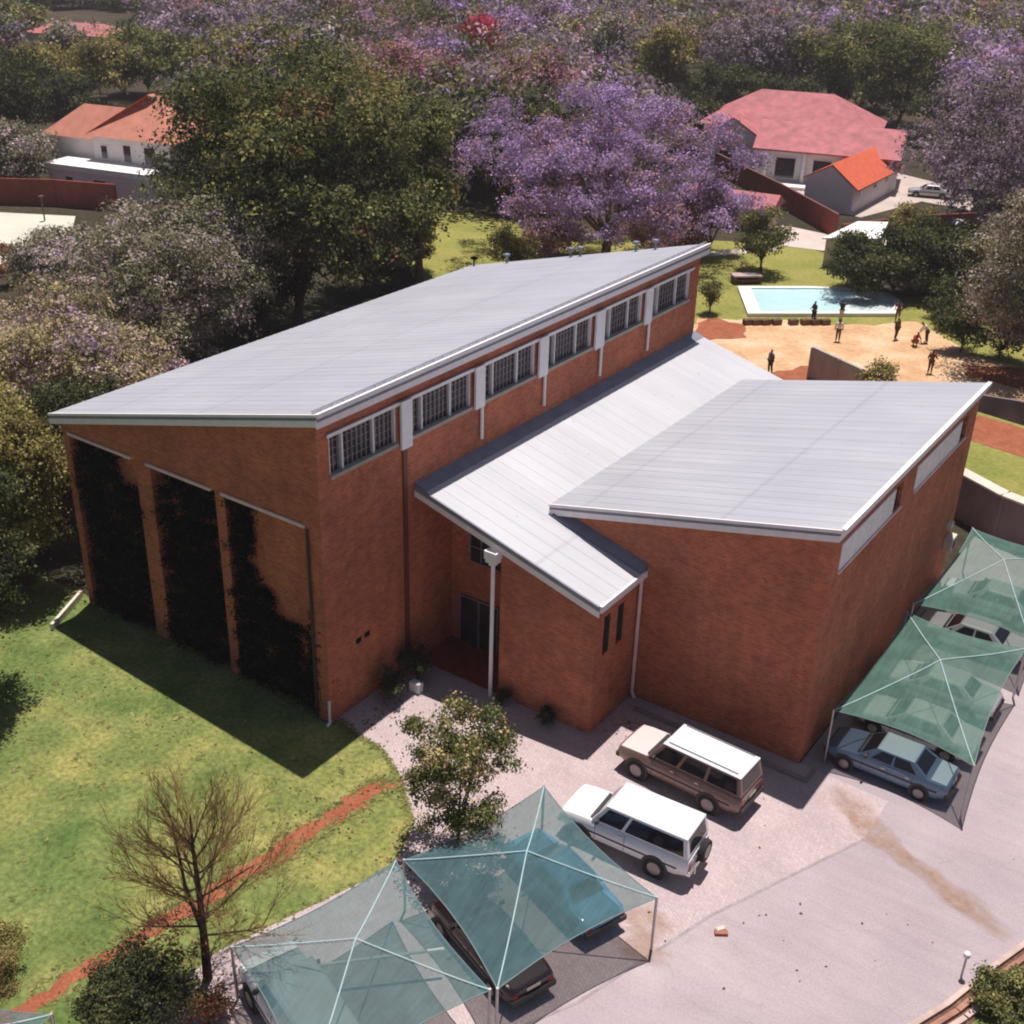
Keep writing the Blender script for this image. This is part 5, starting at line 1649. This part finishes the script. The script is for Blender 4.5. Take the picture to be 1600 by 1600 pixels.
gable_roof_x(0.3, 15.2, 0, 9, 3.9, 2.2).build('roof', M['pinktile'], hr)
b = MB()
for x in (0.02, 14.98):
    b.add([(x, 0, 3.9), (x, 9, 3.9), (x, 4.5, 6.0)], [(0, 1, 2) if x > 1 else (2, 1, 0)])
b.add([(-7.9, 4.66, 3.3), (0.4, 4.66, 3.3), (-3.75, 4.66, 5.95)], [(0, 1, 2)])
b.build('gable', M['greywall'], hr)
mb = MB(); hip_roof(mb, -7.5, 5.2, -0.0, 16, 3.5, 2.6, 0.5, 'y', False, True); mb.build('roof', M['pinktile'], hr)
mb = MB(); hip_roof(mb, -8, 9.8, 12, 21, 4.5, 3.6, 0.8, 'x'); mb.build('roof', M['pinktile'], hr)
windows(hr, [(2.2, 4.6, 0.6, 3.0), (6.4, 8.6, 0.6, 3.0), (10.8, 12.2, 1.2, 2.8)], 'y', 0, -1)
for x in (1.0, 5.3, 9.6):
    MB().box(x, -0.6, 0, x+0.4, -0.2, 3.6).build('column', M['palewall'], hr)
windows(hr, [(-5.2, -3.2, 1.0, 2.6)], 'y', 5, -1)
MB().box(-0.5, -3.0, 0.03, 9.5, -0.65, 0.35).build('patio', M['palewall'], hr)

# outbuilding with grey gable and orange roof
ob = empty('outbuilding', (-15.6, 95.6, 0), 0.03)
tag(ob, 'outbuilding with blank grey gable and bright orange tiled roof', 'outbuilding')
b = MB()
b.add([(-5.2, 0, 0), (0, 0, 0), (0, 0, 2.7), (-2.6, 0, 4.6), (-5.2, 0, 3.2), (-5.2, 15, 0), (0, 15, 0), (0, 15, 2.7), (-2.6, 15, 4.6), (-5.2, 15, 3.2)],
      [(0, 1, 2, 3, 4), (9, 8, 7, 6, 5), (1, 6, 7, 2), (5, 0, 4, 9)])
b.build('wall', M['greywall'], ob)
b = MB()
b.hexa([(-2.6, 0.05, 4.62), (0.45, 0.05, 2.40), (0.45, 15.3, 2.40), (-2.6, 15.3, 4.62), (-2.6, 0.05, 4.78), (0.45, 0.05, 2.56), (0.45, 15.3, 2.56), (-2.6, 15.3, 4.78)])
b.hexa([(-5.6, 0.05, 2.98), (-2.603, 0.05, 4.62), (-2.603, 15.3, 4.62), (-5.6, 15.3, 2.98), (-5.6, 0.05, 3.14), (-2.603, 0.05, 4.78), (-2.603, 15.3, 4.78), (-5.6, 15.3, 3.14)])
b.build('roof', M['orangetile'], ob)
windows(ob, [(2.0, 3.0, 1.6, 2.25), (6.5, 7.5, 1.6, 2.25), (10.5, 11.5, 1.6, 2.25)], 'x', 0.0, 1, M['greywall'])
MB().box(-0.6, -0.07, 0, 0.3, -0.003, 0.5).build('step', M['palewall'], ob)

# low pink roofed building behind the jacaranda's right side
lp = empty('garage', (-22.6, 83.0, 0), 0.15)
tag(lp, 'low garage with pink roof between the jacaranda and the brick boundary wall', 'garage')
MB().box(-5, -0.8, 0, 3.4, 3.4, 2.2).build('wall', M['creamwall'], lp)
mb = MB(); hip_roof(mb, -5, -0.8, 3.4, 3.4, 2.2, 1.1, 0.4, 'x', False, False); mb.build('roof', M['pinktile'], lp)
windows(lp, [(-1.5, 0.5, 0.8, 1.9)], 'y', -0.8, -1)
# far red roof at the top left
fh = empty('house', (-187, 131, 0), 0.35)
fh.scale = (0.8, 0.7, 0.55)
tag(fh, 'distant house with pinkish roof among trees at the top left', 'house')
MB().box(-12, -5, 0, 12, 6, 4.2).build('wall', M['palewall'], fh)
mb = MB(); hip_roof(mb, -12, -5, 12, 6, 4.2, 3.4, 0.8, 'x'); mb.build('roof', M['pinktile'], fh)
windows(fh, [(-8, -6, 1.2, 3), (-2, 0, 1.2, 3), (5, 7, 1.2, 3)], 'y', -5, -1)
# sliver of orange roof left of the jacaranda
sh = empty('garden_pavilion', (*G(690, 300)[:2], 0), 0.6)
tag(sh, 'low open pavilion with orange red roof left of the jacaranda', 'pavilion')
for x in (-5, 5):
    for y in (-2, 2): MB().box(x-.12, y-.12, 0, x+.12, y+.12, 2.3).build('post', M['timber'], sh)
mb = MB(); hip_roof(mb, -5, -2, 5, 2, 2.3, 1.0, 0.4, 'x'); mb.build('roof', M['terracotta'], sh)
# cars by the right house
car('parked_car', 'white sedan parked under trees at the right of the shed', 'car', tuple(G(1500, 368)[:2]), 1.9, SED, white_p, None, None, 'cars parked by the pink roofed house')
car('parked_car', 'silver grey sedan parked beyond the end of the orange roof', 'car', tuple(G(1452, 308)[:2]), 0.3, SED, car_paint('silver_car_paint', (0.42, 0.42, 0.44)), None, None, 'cars parked by the pink roofed house')


# ------------------------------------------------------------------ people
def skin_mesh(name, verts, edges, radii, mat, parent, sub=2, root=0):
    me = bpy.data.meshes.new(name)
    me.from_pydata(verts, edges, [])
    o = link_mesh(name, me, mat, parent)
    md = o.modifiers.new('skin', 'SKIN')
    md.use_smooth_shade = True
    sv = me.skin_vertices[0].data
    for i, r in enumerate(radii):
        sv[i].radius = (r, r) if not isinstance(r, tuple) else r
        sv[i].use_root = (i == root)
    ss = o.modifiers.new('sub', 'SUBSURF')
    ss.levels = sub
    ss.render_levels = sub
    return o


def person(label, loc, rz, top, bottom, pose='stand', hat=None, skin=(0.09, 0.045, 0.03)):
    t = empty('person', (loc[0], loc[1], 0.015), rz)
    tag(t, label, 'person', None)
    sk = paint('skin', skin, 0.6, 0, 0.06)
    b = 0.0
    if pose == 'crouch':
        pel, knL, knR, ftL, ftR = (0, 0, .38), (-.14, -.36, .50), (.14, -.36, .50), (-.13, -.10, .06), (.13, -.14, .06)
        ch, nk, hd = (0, -.22, .72), (0, -.30, .90), (0, -.36, 1.03)
        elL, hL, elR, hR = (-.24, -.42, .60), (-.15, -.62, .42), (.24, -.42, .60), (.15, -.62, .40)
    else:
        pel, knL, knR, ftL, ftR = (0, 0, .93), (-.10, -.04, .50), (.11, .03, .50), (-.11, .02, .06), (.12, .10, .06)
        ch, nk, hd = (0, 0, 1.28), (0, -.01, 1.50), (0, -.02, 1.64)
        if pose == 'arms_up':
            elL, hL, elR, hR = (-.33, -.10, 1.52), (-.26, -.22, 1.82), (.34, -.10, 1.40), (.52, -.25, 1.55)
        elif pose == 'bend':
            ch, nk, hd = (0, -.20, 1.22), (0, -.36, 1.38), (0, -.46, 1.47)
            elL, hL, elR, hR = (-.24, -.40, 1.02), (-.18, -.55, .80), (.24, -.40, 1.02), (.18, -.55, .80)
        elif pose == 'carry':
            elL, hL, elR, hR = (-.29, -.05, 1.12), (-.20, -.30, 1.10), (.29, -.05, 1.12), (.34, -.33, 1.20)
        else:
            elL, hL, elR, hR = (-.27, .02, 1.14), (-.28, -.10, .88), (.27, .02, 1.14), (.26, -.12, .90)
    shL = (-.19, ch[1]*0.9+nk[1]*0.1, nk[2]-.08)
    shR = (.19, ch[1]*0.9+nk[1]*0.1, nk[2]-.08)
    toe = lambda f: (f[0], f[1]-.16, .045)
    V = [pel, ch, nk, (hd[0], hd[1], hd[2]-.05), (hd[0], hd[1], hd[2]+.05), shL, elL, hL, shR, elR, hR, (-.10, pel[1], pel[2]-.05), knL, ftL, toe(ftL), (.10, pel[1], pel[2]-.05), knR, ftR, toe(ftR)]
    E_ = [(0, 1), (1, 2), (2, 3), (3, 4), (1, 5), (5, 6), (6, 7), (1, 8), (8, 9), (9, 10), (0, 11), (11, 12), (12, 13), (13, 14), (0, 15), (15, 16), (16, 17), (17, 18)]
    Rr = [.13, .14, .055, .085, .08, .06, .042, .035, .06, .042, .035, .09, .055, .04, .035, .09, .055, .04, .035]
    skin_mesh('body', V, E_, Rr, sk, t)
    V2 = [pel, ch, shL, elL, shR, elR]
    skin_mesh('shirt', [(pel[0], pel[1], pel[2]+.02)]+V2[1:], [(0, 1), (1, 2), (2, 3), (1, 4), (4, 5)], [.155, .17, .082, .06, .082, .06], paint('shirt_cloth', top, 0.9), t)
    V3 = [pel, (-.10, pel[1], pel[2]-.05), knL, (ftL[0], ftL[1], ftL[2]+.05), (.10, pel[1], pel[2]-.05), knR, (ftR[0], ftR[1], ftR[2]+.05)]
    skin_mesh('trousers', V3, [(0, 1), (1, 2), (2, 3), (0, 4), (4, 5), (5, 6)], [.15, .11, .078, .06, .11, .078, .06], paint('trouser_cloth', bottom, 0.9), t)
    hc = hat if hat else (0.012, 0.010, 0.010)
    skin_mesh('hat' if hat else 'hair', [(hd[0], hd[1]+.02, hd[2]+.03), (hd[0], hd[1]+.02, hd[2]+.10)], [(0, 1)], [.10, .08], paint('hair_or_hat', hc, 0.9), t, 2)
    return t


def gp(px, py): return tuple(G(px, py)[:2])


person('person in white top and brown trousers standing on the sand below the pool', gp(1308, 534), 0.4, (0.62, 0.58, 0.55), (0.13, 0.055, 0.03), 'stand')
person('person in black with one arm raised on the near edge of the pool', gp(1313, 503), 0.8, (0.02, 0.022, 0.022), (0.55, 0.50, 0.48), 'arms_up')
person('person in black standing at the pool edge left of the two others', gp(1270, 505), -0.6, (0.015, 0.018, 0.018), (0.02, 0.018, 0.018), 'carry')
person('person in dark red standing by the right end of the pool', gp(1401, 503), 0.2, (0.10, 0.05, 0.06), (0.16, 0.07, 0.05), 'stand')
person('person in olive brown work clothes on the sand right of the pool', gp(1399, 531), 1.2, (0.12, 0.07, 0.03), (0.07, 0.04, 0.02), 'stand', hat=(0.45, 0.40, 0.30))
person('person in bright red crouching on the sand', gp(1427, 540), 0.9, (0.55, 0.03, 0.02), (0.30, 0.04, 0.03), 'crouch')
person('person in pale shirt bending beside the crouching red one', gp(1446, 536), -1.2, (0.66, 0.52, 0.46), (0.05, 0.03, 0.02), 'bend')
person('person in rust brown overalls standing beside the concrete wall', gp(1452, 584), 0.5, (0.16, 0.05, 0.03), (0.10, 0.03, 0.02), 'carry')
person('person in dark clothes standing on sand behind the white middle roof', gp(1202, 584), -0.5, (0.13, 0.10, 0.09), (0.02, 0.015, 0.015), 'stand', hat=(0.25, 0.18, 0.12))


# ------------------------------------------------------------------ faint haze over the suburb
hz = bpy.data.materials.new('haze_air')
hz.use_nodes = True
nt = hz.node_tree
nt.nodes.remove(nt.nodes['Principled BSDF'])
pv_ = nt.nodes.new('ShaderNodeVolumePrincipled')
pv_.inputs['Color'].default_value = (0.86, 0.80, 0.84, 1)
pv_.inputs['Density'].default_value = 0.00028
pv_.inputs['Anisotropy'].default_value = 0.1
nt.links.new(pv_.outputs[0], nt.nodes['Material Output'].inputs['Volume'])
hb = MB().box(-1650, -950, -1.0, 1650, 2250, 33.0).build('haze', hz)
tag(hb, 'thin pale air haze over the whole place', 'haze', kind='stuff')
